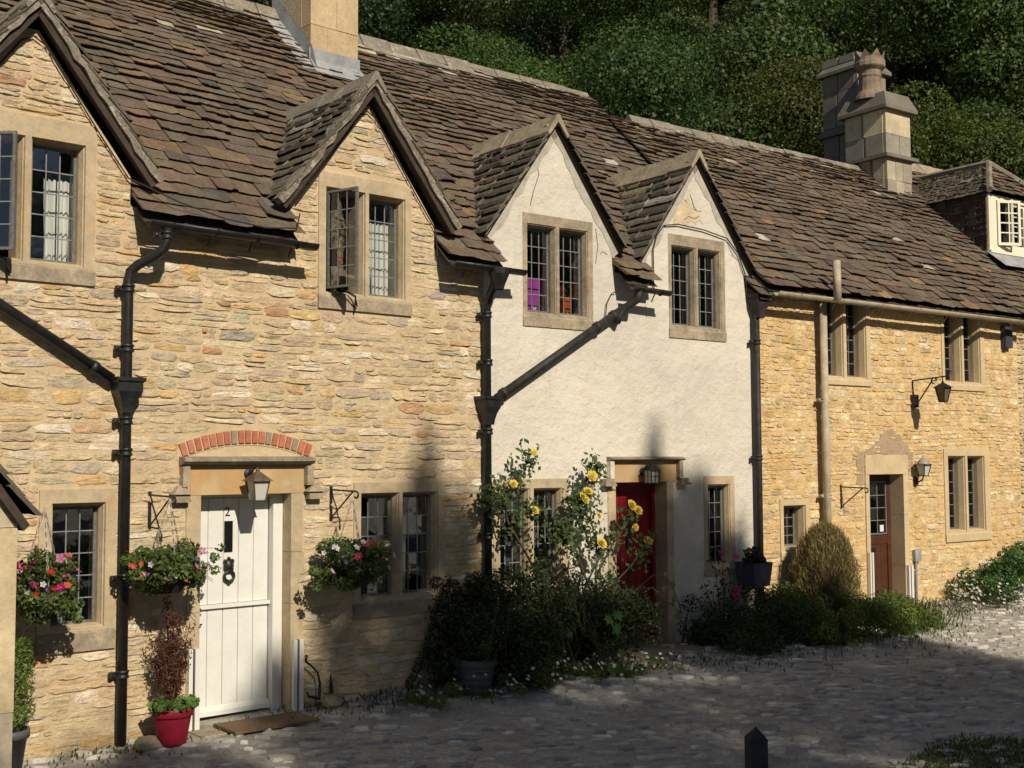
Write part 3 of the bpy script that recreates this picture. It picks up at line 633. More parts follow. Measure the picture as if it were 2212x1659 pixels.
fl.add([(-.56, 2.58, zz(2.5) + .09), (.17, 2.58, zz(2.5) + .09), (.17, 2.58, zz(2.5) + .30), (-.56, 2.58, zz(2.5) + .30)], [(0, 1, 2, 3)])
fl.add([(-.545, 2.4, zz(2.4) + .05), (-.545, 3.5, zz(3.5) + .05), (-.545, 3.5, zz(3.5) + .30), (-.545, 2.55, zz(2.55) + .28)], [(0, 1, 2, 3)]); fl.add([(-.75, 2.4, zz(2.4) + .06), (-.545, 2.4, zz(2.4) + .07), (-.545, 3.5, zz(3.5) + .07), (-.75, 3.5, zz(3.5) + .06)], [(0, 1, 2, 3)])
fl.build('flashing', M['lead'], ch)

# ------------------------------------------------------------------ house 2: cream rendered cottage with the red door
H2 = thing('cream_cottage', 'cream rendered cottage with red plank door and two steep dormers', 'cottage', FB, (0, 0, 0))
g2 = [(.97, 5.93, .885, 4.67), (3.185, 5.86, .85, 4.67)]; LB = 4.27
poly2 = [(0, -.4), (LB, -.4), (LB, EAVE)]
for sc_, ap, hw, zk in reversed(g2): poly2 += [(min(sc_ + hw, LB - .02), EAVE), (min(sc_ + hw, LB - .02), zk), (sc_ + .03, ap), (sc_ - .03, ap), (sc_ - hw, zk), (sc_ - hw, EAVE)]
poly2 += [(0, EAVE)]
O2 = dict(W5=(.52, 1.52, 3.73, 4.97), W6=(2.71, 3.68, 3.73, 4.98), W7=(.11, 1.14, .80, 2.08), W8=(3.25, 3.79, .88, 2.08))
wall2 = sheet('wall', poly2, [inset(h) for h in O2.values()] + [(1.79, 2.66, -.4, 2.05)], 0, M['render'], H2)
window(H2, O2['W5'], [(.61, .96), (1.06, 1.42)], 3.90, 4.83, proud=.004, mat='ashlar2')
window(H2, O2['W6'], [(2.79, 3.14), (3.24, 3.58)], 3.90, 4.82, proud=.004, mat='ashlar2')
window(H2, O2['W7'], [(.23, .57), (.68, 1.02)], .98, 1.95, proud=.006)
window(H2, O2['W8'], [(3.35, 3.68)], 1.02, 1.95, nx=3, nz=5, proud=.006)
sr2 = MB().box(1.72, 2.80, -.010, .36, 2.024, 2.262).build('door_surround', M['lintel'], H2)
for z0, z1 in ((-.2, .55), (.554, 1.25), (1.254, 2.02)): MB().box(1.71, 1.825, -.012, .2, z0, z1).build('jamb_stone', M['ashlar'], sr2); MB().box(2.628, 2.735, -.012, .36, z0, z1).build('jamb_stone', M['ashlar'], sr2)
hp = [(.02, 2.265), (-.08, 2.272), (-.10, 2.285), (-.10, 2.30), (.02, 2.32)]
hd = MB(); mould(hd, 1.70, 2.86); hood2 = hd.build('hood_mould', M['hood'], H2)
for x in (1.70, 2.785):
    MB().box(x, x + .06, -.07, .01, 2.07, 2.263).build('hood_drop', M['render'] if x < 2 else M['ashlar2'], hood2)
    cx = x + .035 + (-.05 if x < 2 else .05); m = MB(); m.box(cx - .08, cx + .08, -.10, 0, 1.985, 2.012); m.box(cx - .06, cx + .06, -.075, 0, 2.012, 2.065); m.build('label_stop', M['ashlar2'], hood2)
fr = MB(); fr.box(1.828, 1.87, .19, .30, .1, 1.975); fr.box(2.58, 2.626, .19, .30, .1, 1.975); fr.box(1.828, 2.626, .19, .30, 1.977, 2.022); fr.build('door_frame', M['red'], H2)
dr2 = MB().box(1.872, 2.578, .262, .29, .16, 1.972).build('door', M['red'], H2); planks(dr2, 1.874, 2.576, .162, 1.90, .236, 6, M['red'], th=.026, gap=.006); MB().box(1.872, 2.578, .225, .262, 1.905, 1.972).build('top_rail', M['red'], dr2)
MB().box(2.20, 2.27, .222, .2355, 1.22, 1.52).build('glazed_slot', M['black'], dr2); m = MB(); m.tube(tube_arc((2.235, .215, 1.02), .04, 0, 360, 14), .01, 6, cap=False); m.box(2.21, 2.26, .215, .236, 1.05, 1.11); m.build('knocker', M['iron'], dr2)
MB().box(1.66, 2.80, -.5, .3, -.2, .15).build('door_step', M['ashlar2'], H2)
D2 = [(.97, 6.06, 1.40), (3.185, 5.99, 1.40)]
roof2, l2 = main_roof(H2, FB, lambda y: -max(y, 0) * t12, lambda y: 4.42 if y > 2.2 else 4.32, EY, EZ, RID_Y, RID_Z - .06, D2, 41, PALT2, ex=(.19, .088), wr=(.16, .38), extra=[lambda p: p[2] < 4.62 and (p[0] < .02)])
pieces(l2, 'tile', 'tile', M['tile'], roof2, FB.M, 240)
ridge_tiles(roof2, (.0, RID_Y, RID_Z), (4.42, RID_Y, RID_Z - .07), 10, w=.2, k=.9, rise=.07)
MB().add([(-.05, RID_Y - .26, RID_Z - .32), (4.42, RID_Y - .26, RID_Z - .38), (4.42, RID_Y - .16, RID_Z - .19), (-.05, RID_Y - .16, RID_Z - .12)], [(0, 1, 2, 3)]).build('ridge_mortar', M['cement'], roof2)
dormer(H2, FB, *D2[0], .98, -.055, 51, PALD, fillet=.10, ex=(.155, .13), cap=40, sag=.008, ridgemat='ashlar2', rw=.15)
dormer(H2, FB, *D2[1], .97, -.055, 57, PALD, fillet=.10, ex=(.155, .13), cap=40, sag=.008, ridgemat='ashlar2', rw=.15)
g_ = random.Random(4)
def patch(name, mat, parent, pts, y, th=.02, jag=.03):
    o_ = []
    for (x0, z0), (x1, z1) in zip(pts, pts[1:] + pts[:1]):
        for q in range(6): t_ = q / 6; o_.append((x0 + (x1 - x0) * t_ + g_.uniform(-jag, jag), z0 + (z1 - z0) * t_ + g_.uniform(-jag, jag)))
    return MB().prism(o_, y, y + th).build(name, mat, parent)
patch('bare_patch', M['bare'], H2, [(2.80, 5.12), (3.06, 5.13), (3.28, 5.18), (3.24, 5.30), (3.12, 5.34), (3.06, 5.47), (2.95, 5.40), (2.86, 5.25)], -.004)
for pts in ([(3.08, -.004, 5.50), (3.13, -.005, 5.44), (3.14, -.005, 5.36), (3.2, -.005, 5.31), (3.28, -.005, 5.30)], [(2.98, -.005, 5.18), (3.06, -.006, 5.22), (3.15, -.006, 5.20), (3.24, -.006, 5.24)], [(.72, -.003, 5.55), (.74, -.004, 5.40), (.66, -.004, 5.2), (.62, -.003, 5.05)], [(1.56, -.003, 4.9), (1.60, -.004, 4.7), (1.57, -.004, 4.5)], [(1.62, -.003, 4.62), (1.68, -.004, 4.66), (1.74, -.003, 4.63)]):
    m = MB(); m.tube([(x + U(-.012, .012), y + .002, z + U(-.01, .01)) for x, y, z in pts], .0045, 4); m.build('crack', M['crack'], wall2)
shell(H2, .05, 4.4, 6.8, 4.3, RID_Z - .06, RID_Y)

# ------------------------------------------------------------------ house 3: honey cottage with the brown door
PAL3 = [((.67, .495, .26), 8), ((.72, .56, .32), 5), ((.64, .43, .19), 3.2), ((.60, .46, .28), 2.4), ((.75, .63, .42), 1.4)]
H3 = thing('honey_cottage', 'ochre rubble cottage with brown half-glazed door and long low roof', 'cottage', FC, (0, 0, 0))
poly3 = [(0, -.3), (5.75, -.3), (5.75, 4.52), (0, 4.52)]
O3 = dict(WA=(1.16, 2.21, 3.27, 4.50), WB=(3.82, 4.87, 3.28, 4.50), WC=(3.80, 4.92, 1.08, 2.42), WD=(.34, .90, 1.0, 1.77), door=(2.03, 2.95, -.3, 2.33))
wall3 = sheet('wall', poly3, [inset(h) for h in list(O3.values())[:4]] + [(2.09, 2.88, -.3, 2.1)], 0, M['mortar3'], H3)
pieces(rubble(poly3, list(O3.values()), (.045, .11), (.10, .28), PAL3, .0095, joint=.008, seed=9, wob=.03), 'stone', 'stone', M['stone3'], wall3, FC.M)
for k_, li, zb, zt in (('WA', [(1.25, 1.61), (1.73, 2.09)], 3.40, 4.42), ('WB', [(3.91, 4.27), (4.38, 4.74)], 3.42, 4.42), ('WC', [(3.92, 4.28), (4.39, 4.76)], 1.25, 2.29), ('WD', [(.43, .79)], 1.16, 1.66)):
    window(H3, O3[k_], li, zb, zt, rec=.17, mat='ashlar3', sillmat='ashlar3', nz=6 if k_ != 'WD' else 4, fm='rubberframe' if False else 'casement', proud=.016,
           curtain=[(li[0][0] + .34, li[0][0] + .60, zb, zb + .45, .32)] if k_ != 'WD' else [(.72, 1.12, 1.12, 1.55, .32)])
sr3 = MB().box(2.03, 2.95, -.022, .30, 2.069, 2.335).build('door_surround', M['ashlar3'], H3)
for z0, z1 in ((-.2, .8), (.804, 1.5), (1.504, 2.065)): MB().box(2.03, 2.108, -.02, .30, z0, z1).build('jamb_stone', M['ashlar3'], sr3); MB().box(2.845, 2.95, -.02, .30, z0, z1).build('jamb_stone', M['ashlar3'], sr3)
dr3 = MB().box(2.112, 2.842, .36, .40, .25, 2.06).build('door', M['brown'], H3)
for q in ((2.112, 2.19, .25, 2.06), (2.765, 2.842, .25, 2.06), (2.19, 2.765, 1.98, 2.06), (2.19, 2.765, 1.10, 1.22)): MB().box(q[0] + .001, q[1] - .001, .335, .359, q[2], q[3]).build('stile', M['brown'], dr3)
planks(dr3, 2.192, 2.763, .26, 1.098, .344, 4, M['brown'], th=.015)
leaded(dr3, 2.2, 2.755, 1.23, 1.97, .346, 3, 4); MB().box(2.19, 2.76, .352, .359, 1.225, 1.975).build('glazing_back', M['black'], dr3)
MB().box(2.60, 2.68, .333, .342, 1.27, 1.36).build('notice', M['pvc'], dr3); MB().box(2.3, 2.5, .325, .343, 1.0, 1.05).build('letter_plate', M['iron'], dr3)
dr3.location.y = -.13
MB().box(1.98, 3.0, -.35, .45, -.2, .245).build('door_step', M['ashlar2'], H3)
patch('repair_mortar', M['patchm'], wall3, [(1.86, 1.95), (2.02, 1.95), (2.02, 2.34), (2.96, 2.34), (2.98, 2.1), (3.06, 2.1), (3.08, 2.36), (2.85, 2.55), (2.62, 2.70), (2.40, 2.60), (2.16, 2.42), (1.88, 2.36)], -.010, .012, .02)
EY3, EZ3, RY3, RZ3 = -.27, 4.42, 2.85, 7.34
roof3, l3 = main_roof(H3, FC, lambda y: -.06, lambda y: 5.85 + y * .02, EY3, EZ3, RY3, RZ3, [], 61, PALT2, ex=(.175, .09), wr=(.15, .34))
pieces(l3, 'tile', 'tile', M['tile'], roof3, FC.M, 300)
ridge_tiles(roof3, (.35, RY3, RZ3 + .02), (5.85, RY3, RZ3 - .02), 13, w=.2, k=.9, rise=.075)
MB().add([(-.07, EY3, EZ3 - .04), (-.07, RY3, RZ3 - .04), (-.07, RY3, RZ3 - .22), (-.07, EY3, EZ3 - .2)], [(0, 1, 2, 3)]).build('verge', M['timber'], roof3)
shell(H3, .05, 5.7, 5.8, 4.4, RZ3, RY3)
# ------------------------------------------------------------------ house 4: end cottage with the white dormer window
PAL4 = [((.62, .49, .30), 8), ((.68, .56, .37), 5), ((.56, .41, .21), 3), ((.52, .43, .30), 2.5)]
H4 = thing('end_cottage', 'buff stone cottage at the far right with white dormer window', 'cottage', FC, (0, 0, 0))
poly4 = [(5.754, -.3), (11.5, -.3), (11.5, 4.7), (5.754, 4.7)]
wall4 = sheet('wall', poly4, [], .02, M['mortar'], H4)
pieces([(k, [m[0], m[1][:3] + [.024], m[2], m[3]], c) for k, m, c in rubble(poly4, [], (.06, .12), (.10, .24), PAL4, .018, seed=19)], 'stone', 'stone', M['stone3'], wall4, FC.M, 120)
EY4, EZ4, RY4, RZ4 = -.27, 4.425, 3.15, 7.63
Y4 = lambda z: EY4 + (z - EZ4) * (RY4 - EY4) / (RZ4 - EZ4)
DC, DHW = 7.50, .90      # dormer centre and half width
roof4, l4 = main_roof(H4, FC, lambda y: 5.86, lambda y: 11.5, EY4, EZ4, RY4, RZ4, [], 71, PALT2, ex=(.175, .09), wr=(.15, .34), extra=[lambda p: abs(p[0] - DC) < DHW - .05 and p[1] > 1.02 and p[2] < 7.3])
pieces(l4, 'tile', 'tile', M['tile'], roof4, FC.M, 200)
ridge_tiles(roof4, (6.3, RY4, RZ4 + .12), (11.5, RY4, RZ4 + .12), 11, w=.22, k=.9, mat='ashlar2')
dm = MB(); f = 1.0
zc, zp = 6.72, 7.38          # dormer eaves and ridge
dm.add([(DC - DHW, f, 5.6), (DC - DHW, f, zc), (DC - DHW, Y4(zc), zc), (DC + DHW, f, zc), (DC + DHW, Y4(zc), zc), (DC + DHW, f, 5.6)], [(0, 1, 2), (1, 3, 4, 2), (3, 5, 4)])
d4 = dm.build('dormer', M['deck'], H4)
lst = []
for sg in (-1, 1):
    V = unit((-sg * DHW * 1.12, 0, zp - zc + .05)); N = unit((sg * (zp - zc), 0, DHW)); Ls = math.hypot(DHW + .1, zp - zc + .05)
    lst += slates((DC + sg * (DHW + .1), 0, zc - .03), (0, 1, 0), V, N, Ls, lambda v: [(f - .12 + v * .55, Y4(zc + V[2] * v) + .1)], .13, .12, (.14, .26), PALD, 81 + sg)
V = unit((0, .62, zp - zc)); N = unit((0, -(zp - zc), .62)); lst += slates((0, f - .14, zc - .03), (1, 0, 0), V, N, .85, lambda v: [(DC - (DHW + .1) * (1 - v / .9), DC + (DHW + .1) * (1 - v / .9))], .13, .12, (.14, .26), PALT2, 85)
# tile-hung cheek
lst += slates((DC - DHW - .01, 0, 5.62), (0, 1, 0), (0, 0, 1), (-1, 0, 0), 1.1, lambda v: [(max(f, 0), max(f, Y4(5.62 + v)))], .12, .12, (.14, .24), [((.09, .065, .05), 3), ((.12, .10, .085), 2)], 88)
pieces(lst, 'tile', 'tile', M['tile'], d4, FC.M, 70)
m = MB(); P0, P1 = Vector((DC - DHW - .1, f - .14, zc)), Vector((DC, f + .5, zp + .05)); m.tube([P0, P0.lerp(P1, .5), P1], .055, 6); P0.x = DC + DHW + .1; m.tube([P0, P1], .055, 6); m.tube([P1, (DC, Y4(zp) + .1, zp + .05)], .06, 6); m.build('hip_ridge', M['ridge'], d4)
m = MB(); b = .22
for q in ((DC - DHW, DC - DHW + b, 5.74, 6.68), (DC + DHW - b, DC + DHW, 5.74, 6.68), (DC - DHW + b, DC + DHW - b, 5.74, 5.83), (DC - DHW + b, DC + DHW - b, 6.60, 6.68), (DC - DHW + b + .43, DC - DHW + b + .50, 5.83, 6.60), (DC + DHW - b - .47, DC + DHW - b - .42, 5.83, 6.60)): m.box(q[0], q[1], f - .05, f + .06, q[2], q[3])
m.box(DC - DHW - .02, DC + DHW + .02, f - .09, f + .06, 5.69, 5.735); win4 = m.build('window', M['pale'], H4)
def sash(parent, a, b2, z0, z1, y, M4, nx=2, nz=4):
    m = MB(); w_ = .045
    for q in ((a, a + w_, z0, z1), (b2 - w_, b2, z0, z1), (a + w_, b2 - w_, z0, z0 + w_), (a + w_, b2 - w_, z1 - w_, z1)): m.box(q[0], q[1], y - .02, y + .02, q[2], q[3])
    px, pz = (b2 - a - 2 * w_) / nx, (z1 - z0 - 2 * w_) / nz
    for i in range(1, nx): m.box(a + w_ + i * px - .01, a + w_ + i * px + .01, y - .012, y + .012, z0 + w_, z1 - w_)
    for j in range(1, nz): m.box(a + w_, b2 - w_, y - .0125, y + .0125, z0 + w_ + j * pz - .01, z0 + w_ + j * pz + .01)
    o = m.build('sash', M['pale'], parent); o.matrix_local = M4
    for i in range(nx):
        for j in range(nz):
            o = bpy.data.objects.new('pane', unit_cube(M['glass'])); col.objects.link(o); o.parent = parent
            o.matrix_local = M4 @ Matrix.Translation((a + w_ + (i + .5) * px, y, z0 + w_ + (j + .5) * pz)) @ Matrix.Rotation(U(-.01, .01), 4, 'Z') @ Matrix.Diagonal((px - .02, .004, pz - .02, 1))
a = DC - DHW + b
sash(win4, a, a + .425, 5.835, 6.595, f - .03, Matrix.Translation((a + .01, f - .055, 0)) @ Matrix.Rotation(RAD(-24), 4, 'Z') @ Matrix.Translation((-a, -f + .03, 0)))
sash(win4, a + .505, DC + DHW - b - .475, 5.835, 6.595, f, Matrix.Identity(4), nx=1)
sash(win4, DC + DHW - b - .415, DC + DHW - b - .004, 5.835, 6.595, f, Matrix.Identity(4))
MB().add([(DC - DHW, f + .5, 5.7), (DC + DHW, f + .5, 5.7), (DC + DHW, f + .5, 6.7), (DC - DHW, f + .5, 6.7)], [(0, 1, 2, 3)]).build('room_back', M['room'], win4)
m = MB(); m.add([(DC - DHW - .1, f - .07, 5.69), (DC + DHW + .1, f - .07, 5.69), (DC + DHW + .1, f - .4, 5.69 - .27), (DC - DHW - .1, f - .4, 5.69 - .27)], [(0, 1, 2, 3)]); m.build('flashing', M['lead'], win4)
shell(H4, 5.8, 11.45, 6.3, 4.6, RZ4, RY4)
# chimneys on the shared wall between the two right-hand cottages
CG, CL, CD = (.29, .265, .215), (.60, .51, .34), (.22, .20, .165)
def stack(house, name, s0, s1, y0, y1, bands, label=None):
    """bands: (z0, z1, extra width, kind)"""
    root = MB().box(s0 + .02, s1 - .02, y0 + .02, y1 - .02, bands[0][0], bands[-1][1], CG).build(name, M['chim'], house)
    for z0, z1, e, kind in bands:
        if kind == 'cap':
            m = MB(); m.add([(s0 - e, y0 - e, z0), (s1 + e, y0 - e, z0), (s1 + e, y1 + e, z0), (s0 - e, y1 + e, z0), (s0 - e, y0 - e, z0 + .06), (s1 + e, y0 - e, z0 + .06), (s1 + e, y1 + e, z0 + .06), (s0 - e, y1 + e, z0 + .06), (s0 + .01, y0 + .01, z1), (s1 - .01, y0 + .01, z1), (s1 - .01, y1 - .01, z1), (s0 + .01, y1 - .01, z1)],
                           [(3, 2, 1, 0)] + [(i + a_, (i + 1) % 4 + a_, (i + 1) % 4 + 4 + a_, i + 4 + a_) for a_ in (0, 4) for i in range(4)] + [(8, 9, 10, 11)], (.17, .155, .125)); m.build('cap_stone', M['chim'], root)
        else:
            h = (z1 - z0) / max(1, round((z1 - z0) / .36)); z = z0
            while z < z1 - .01:
                c0 = {'pale': CL, 'grey': CG, 'dark': CD, 'rub': (.36, .315, .235)}[kind]
                for face in ('f', 'l', 'r'):
                    A0, A1 = (s0, s1) if face == 'f' else (y0 + .001, y1)
                    n = 1 if A1 - A0 < .45 else 2
                    if kind == 'rub': n = 3
                    xs = [A0 + (A1 - A0) * (i + (U(-.12, .12) if 0 < i < n else 0)) / n for i in range(n + 1)]
                    for i in range(n):
                        g = U(.8, 1.15); c = tuple(q * g for q in c0); t = U(0, .006) if kind != 'rub' else U(.0, .03)
                        if face == 'f': MB().box(xs[i] + .003, xs[i + 1] - .003, y0 - t - .004, y0 + .05, z + .003, z + h - .003, c).build('ashlar_block', M['chim'], root)
                        elif face == 'l': MB().box(s0 - t - .003, s0 + .05, xs[i] + .053, xs[i + 1] - .003, z + .003, z + h - .003, c).build('ashlar_block', M['chim'], root)
                        else: MB().box(s1 - .05, s1 + t + .003, xs[i] + .053, xs[i + 1] - .003, z + .003, z + h - .003, c).build('ashlar_block', M['chim'], root)
                z += h
    return root
c1 = stack(H3, 'chimney', 5.72, 6.40, 2.30, 3.15, [(6.3, 7.45, 0, 'rub'), (7.45, 7.53, .10, 'cap'), (7.53, 7.88, 0, 'grey'), (7.88, 8.30, 0, 'pale'), (8.30, 8.62, .10, 'cap')])
pm = MB(); px, py = 5.88, 2.72; pm.lathe([(.29, 8.55), (.28, 8.60), (.21, 8.72), (.19, 8.95), (.205, 8.98), (.205, 9.0), (.19, 9.02), (.195, 9.08), (.255, 9.13), (.27, 9.15), (.27, 9.22), (.25, 9.25), (.25, 9.30), (.21, 9.30), (.18, 9.1)], (px, py, 0), 16)
for i in range(8):
    t0, t1 = 2 * math.pi * i / 8, 2 * math.pi * (i + 1) / 8; tm = (t0 + t1) / 2; pm.add([(px + .25 * math.cos(t0), py + .25 * math.sin(t0), 9.3), (px + .25 * math.cos(t1), py + .25 * math.sin(t1), 9.3), (px + .27 * math.cos(tm), py + .27 * math.sin(tm), 9.43), (px + .21 * math.cos(tm), py + .21 * math.sin(tm), 9.3)], [(0, 1, 2), (1, 3, 2), (3, 0, 2)])
tag(pm.build('chimney_pot', M['terracotta'], c1, False), 'tall crown-topped terracotta chimney pot')
stack(H4, 'chimney', 6.16, 6.98, 3.22, 4.00, [(6.6, 8.20, 0, 'dark'), (8.20, 8.36, .08, 'cap'), (8.36, 9.34, 0, 'dark'), (9.34, 9.52, .08, 'cap'), (9.52, 9.66, 0, 'dark')])

# ------------------------------------------------------------------ rainwater goods
def gutter(name, label, F, p0, p1, r=.055, mat='iron', brackets=4, group='gutters under the eaves'):
    t = thing(name, label, 'gutter', F, p0, group); d = Vector(p1) - Vector(p0); m = MB(); n = 10; k = 14
    for i in (0, 1):
        for s_ in (1, .84):
            for j in range(n + 1):
                a_ = math.pi * (1 + j / n); q = d * i + Vector((0, math.cos(a_) * r * s_, math.sin(a_) * r * s_)); m.v.append(tuple(q))
    N1 = n + 1
    for j in range(n): m.f += [[j, j + 1, 2 * N1 + j + 1, 2 * N1 + j], [N1 + j, 3 * N1 + j, 3 * N1 + j + 1, N1 + j + 1], [j, N1 + j, N1 + j + 1, j + 1], [2 * N1 + j, 2 * N1 + j + 1, 3 * N1 + j + 1, 3 * N1 + j]]; m.c += [(1, 1, 1)] * 4
    m.f += [[0, 2 * N1, 3 * N1, N1], [n, N1 + n, 3 * N1 + n, 2 * N1 + n]]; m.c += [(1, 1, 1)] * 2
    m.build('trough', M[mat], t, True)
    for i in range(brackets):
        c = d * ((i + .5) / brackets); b_ = MB(); b_.tube([(c.x, math.cos(math.pi * (1 + j / 8)) * r * 1.1, c.z + math.sin(math.pi * (1 + j / 8)) * r * 1.1) for j in range(9)] + [(c.x, r + .06, c.z - .06), (c.x, r + .1, c.z - .12)], .008, 5); b_.build('bracket', M[mat], t)
    return t
def downpipe(name, label, F, base, top, path, r=.042, mat='iron', collars=(), hopper=None, branch=None, neck=None):
    t = thing(name, label, 'drainpipe', F, base, 'drainpipes down the house fronts'); b = Vector(base); L = lambda p: Vector(p) - b
    m = MB(); m.tube([L(p) for p in path], r, 12); m.build('pipe', M[mat], t, True)
    for p in collars:
        p = L(p); c = MB(); c.lathe([(r, -.035), (r + .012, -.03), (r + .012, -.012), (r + .006, -.01), (r + .006, .01), (r + .012, .012), (r + .012, .03), (r, .035)], p, 14); c.build('collar', M[mat], t, True)
        c = MB(); c.box(p.x - r - .055, p.x - r, p.y + .01, p.y + .05, p.z - .02, p.z + .02); c.lathe([(.001, -.02), (.018, -.01), (.018, .01), (.001, .02)], (p.x - r - .05, p.y - .005, p.z), 8); c.build('ear', M[mat], t)
    if hopper:
        p = L(hopper); m = MB(); w0, w1, w2 = .125, .105, .05
        prof = [(w2, -.15), (.055, -.10), (.075, -.03), (w1, .03), (w1, .10), (w0, .115), (w0, .145), (w0 - .02, .145), (w0 - .025, .05)]
        for i, (q, z) in enumerate(prof):
            for sx, sy in ((-1, -1), (1, -1), (1, 1), (-1, 1)): m.v.append((p.x + sx * q, p.y + sy * q * .72, p.z + z))
        for i in range(len(prof) - 1):
            for k_ in range(4): m.f.append([i * 4 + k_, i * 4 + (k_ + 1) % 4, i * 4 + 4 + (k_ + 1) % 4, i * 4 + 4 + k_]); m.c.append((1, 1, 1))
        m.build('hopper', M[mat], t)
    if branch:
        m = MB(); m.tube([L(p) for p in branch], r * 1.05, 12); m.build('branch_pipe', M[mat], t, True)
        for fr_ in (.06, .55, .93):
            q0, q1 = L(branch[-2]), L(branch[-1]); c = q0.lerp(q1, fr_); dd = (q1 - q0).normalized() * .025; m = MB(); m.tube([c - dd, c + dd], r * 1.28, 12); m.build('collar', M[mat], t, True)
    return t
PY = -.085
gutter('gutter', 'black gutter above the white door between the two rubble dormers', FA, (-3.86, -.31, 4.27), (-2.25, -.31, 4.25))
gutter('gutter', 'black gutter over the joint of rubble and cream cottages', FA, (-.66, -.31, 4.27), (.30, -.31, 4.27), brackets=2)
gutter('gutter', 'short black gutter between the two cream dormers', FB, (1.86, -.29, 4.24), (2.44, -.29, 4.22), brackets=2, mat='oldiron')
gutter('gutter', 'long buff gutter under the honey cottage roof', FC, (.02, -.31, 4.37), (5.72, -.31, 4.35), mat='stonepipe', brackets=7)
gutter('gutter', 'white gutter at the right edge of the roof', FC, (5.85, -.30, 4.60), (11.4, -.30, 4.60), mat='pvc', brackets=6)
downpipe('drainpipe', 'black drainpipe with swan neck between left window and white door', FA, (-3.93, PY, -.09), None,
         [(-3.70, -.31, 4.22), (-3.70, -.31, 4.12), (-3.715, -.29, 4.05), (-3.78, -.23, 3.98), (-3.87, -.14, 3.92), (-3.92, -.095, 3.86), (-3.93, PY, 3.78), (-3.93, PY, -.09)],
         collars=[(-3.70, -.31, 4.16), (-3.93, PY, 3.72), (-3.93, PY, 3.22), (-3.93, PY, 2.62), (-3.93, PY, 2.36), (-3.93, PY, 1.33), (-3.93, PY, .55)], hopper=(-3.93, PY - .01, 2.83),
         branch=[(-6.2, PY, 4.24), (-4.06, PY, 2.96)])
downpipe('drainpipe', 'black drainpipe on the joint between rubble and cream cottages', FA, (-.02, PY, .08), None,
         [(-.10, -.30, 4.2), (-.08, -.27, 4.10), (-.04, -.14, 3.98), (-.03, PY, 3.88), (-.02, PY, .08)], r=.043,
         collars=[(-.03, PY, 3.80), (-.02, PY, 3.30), (-.02, PY, 2.58), (-.02, PY, 1.5)], hopper=(-.02, PY - .01, 2.80),
         branch=None)
t = bpy.data.objects['drainpipe.001']
m = MB(); b0 = FA.M.inverted() @ FB.M; bl = Vector((-.02, PY, .08))
pp = [b0 @ Vector(p) - bl for p in ((1.98, -.28, 4.20), (1.97, -.26, 4.10), (1.90, -.14, 4.02), (1.84, -.09, 3.92), (1.80, -.08, 3.84))]; m.tube(pp, .045, 12); m.build('swan_neck', M['oldiron'], t, True)
m = MB(); q0, q1 = b0 @ Vector((1.86, -.08, 3.98)) - bl, b0 @ Vector((.10, -.09, 2.93)) - bl; m.tube([q0, q1], .047, 12); m.build('branch_pipe', M['oldiron'], t, True)
for fr_ in (.06, .2, .95): c = q0.lerp(q1, fr_); dd = (q1 - q0).normalized() * .03; m = MB(); m.tube([c - dd, c + dd], .06, 12); m.build('collar', M['oldiron'], t, True)
m = MB(); m.lathe([(.115, .16), (.11, .10), (.06, -.02), (.05, -.06)], (-.03, -.22, 4.02), 12); m.build('funnel', M['iron'], t)
downpipe('drainpipe', 'rusty black drainpipe at the right end of the cream cottage', FB, (4.15, PY, .5), None, [(4.15, PY, 4.15), (4.15, PY, .5)], r=.04, mat='oldiron', collars=[(4.15, PY, 3.75), (4.15, PY, 2.3)], hopper=(4.17, PY - .04, 4.20))
dp4 = downpipe('drainpipe', 'buff painted soil pipe on the honey cottage, rising above the gutter', FC, (1.12, -.11, .3), None, [(1.10, -.13, 4.40), (1.13, -.11, .3)], r=.05, mat='stonepipe', collars=[(1.115, -.11, 3.05), (1.13, -.11, 1.8)])
m = MB(); m.tube([(-.04, -.28, 4.03), (-.045, -.28, 4.55)], .052, 12); m.build('vent_stub', M['stonepipe'], dp4, True)

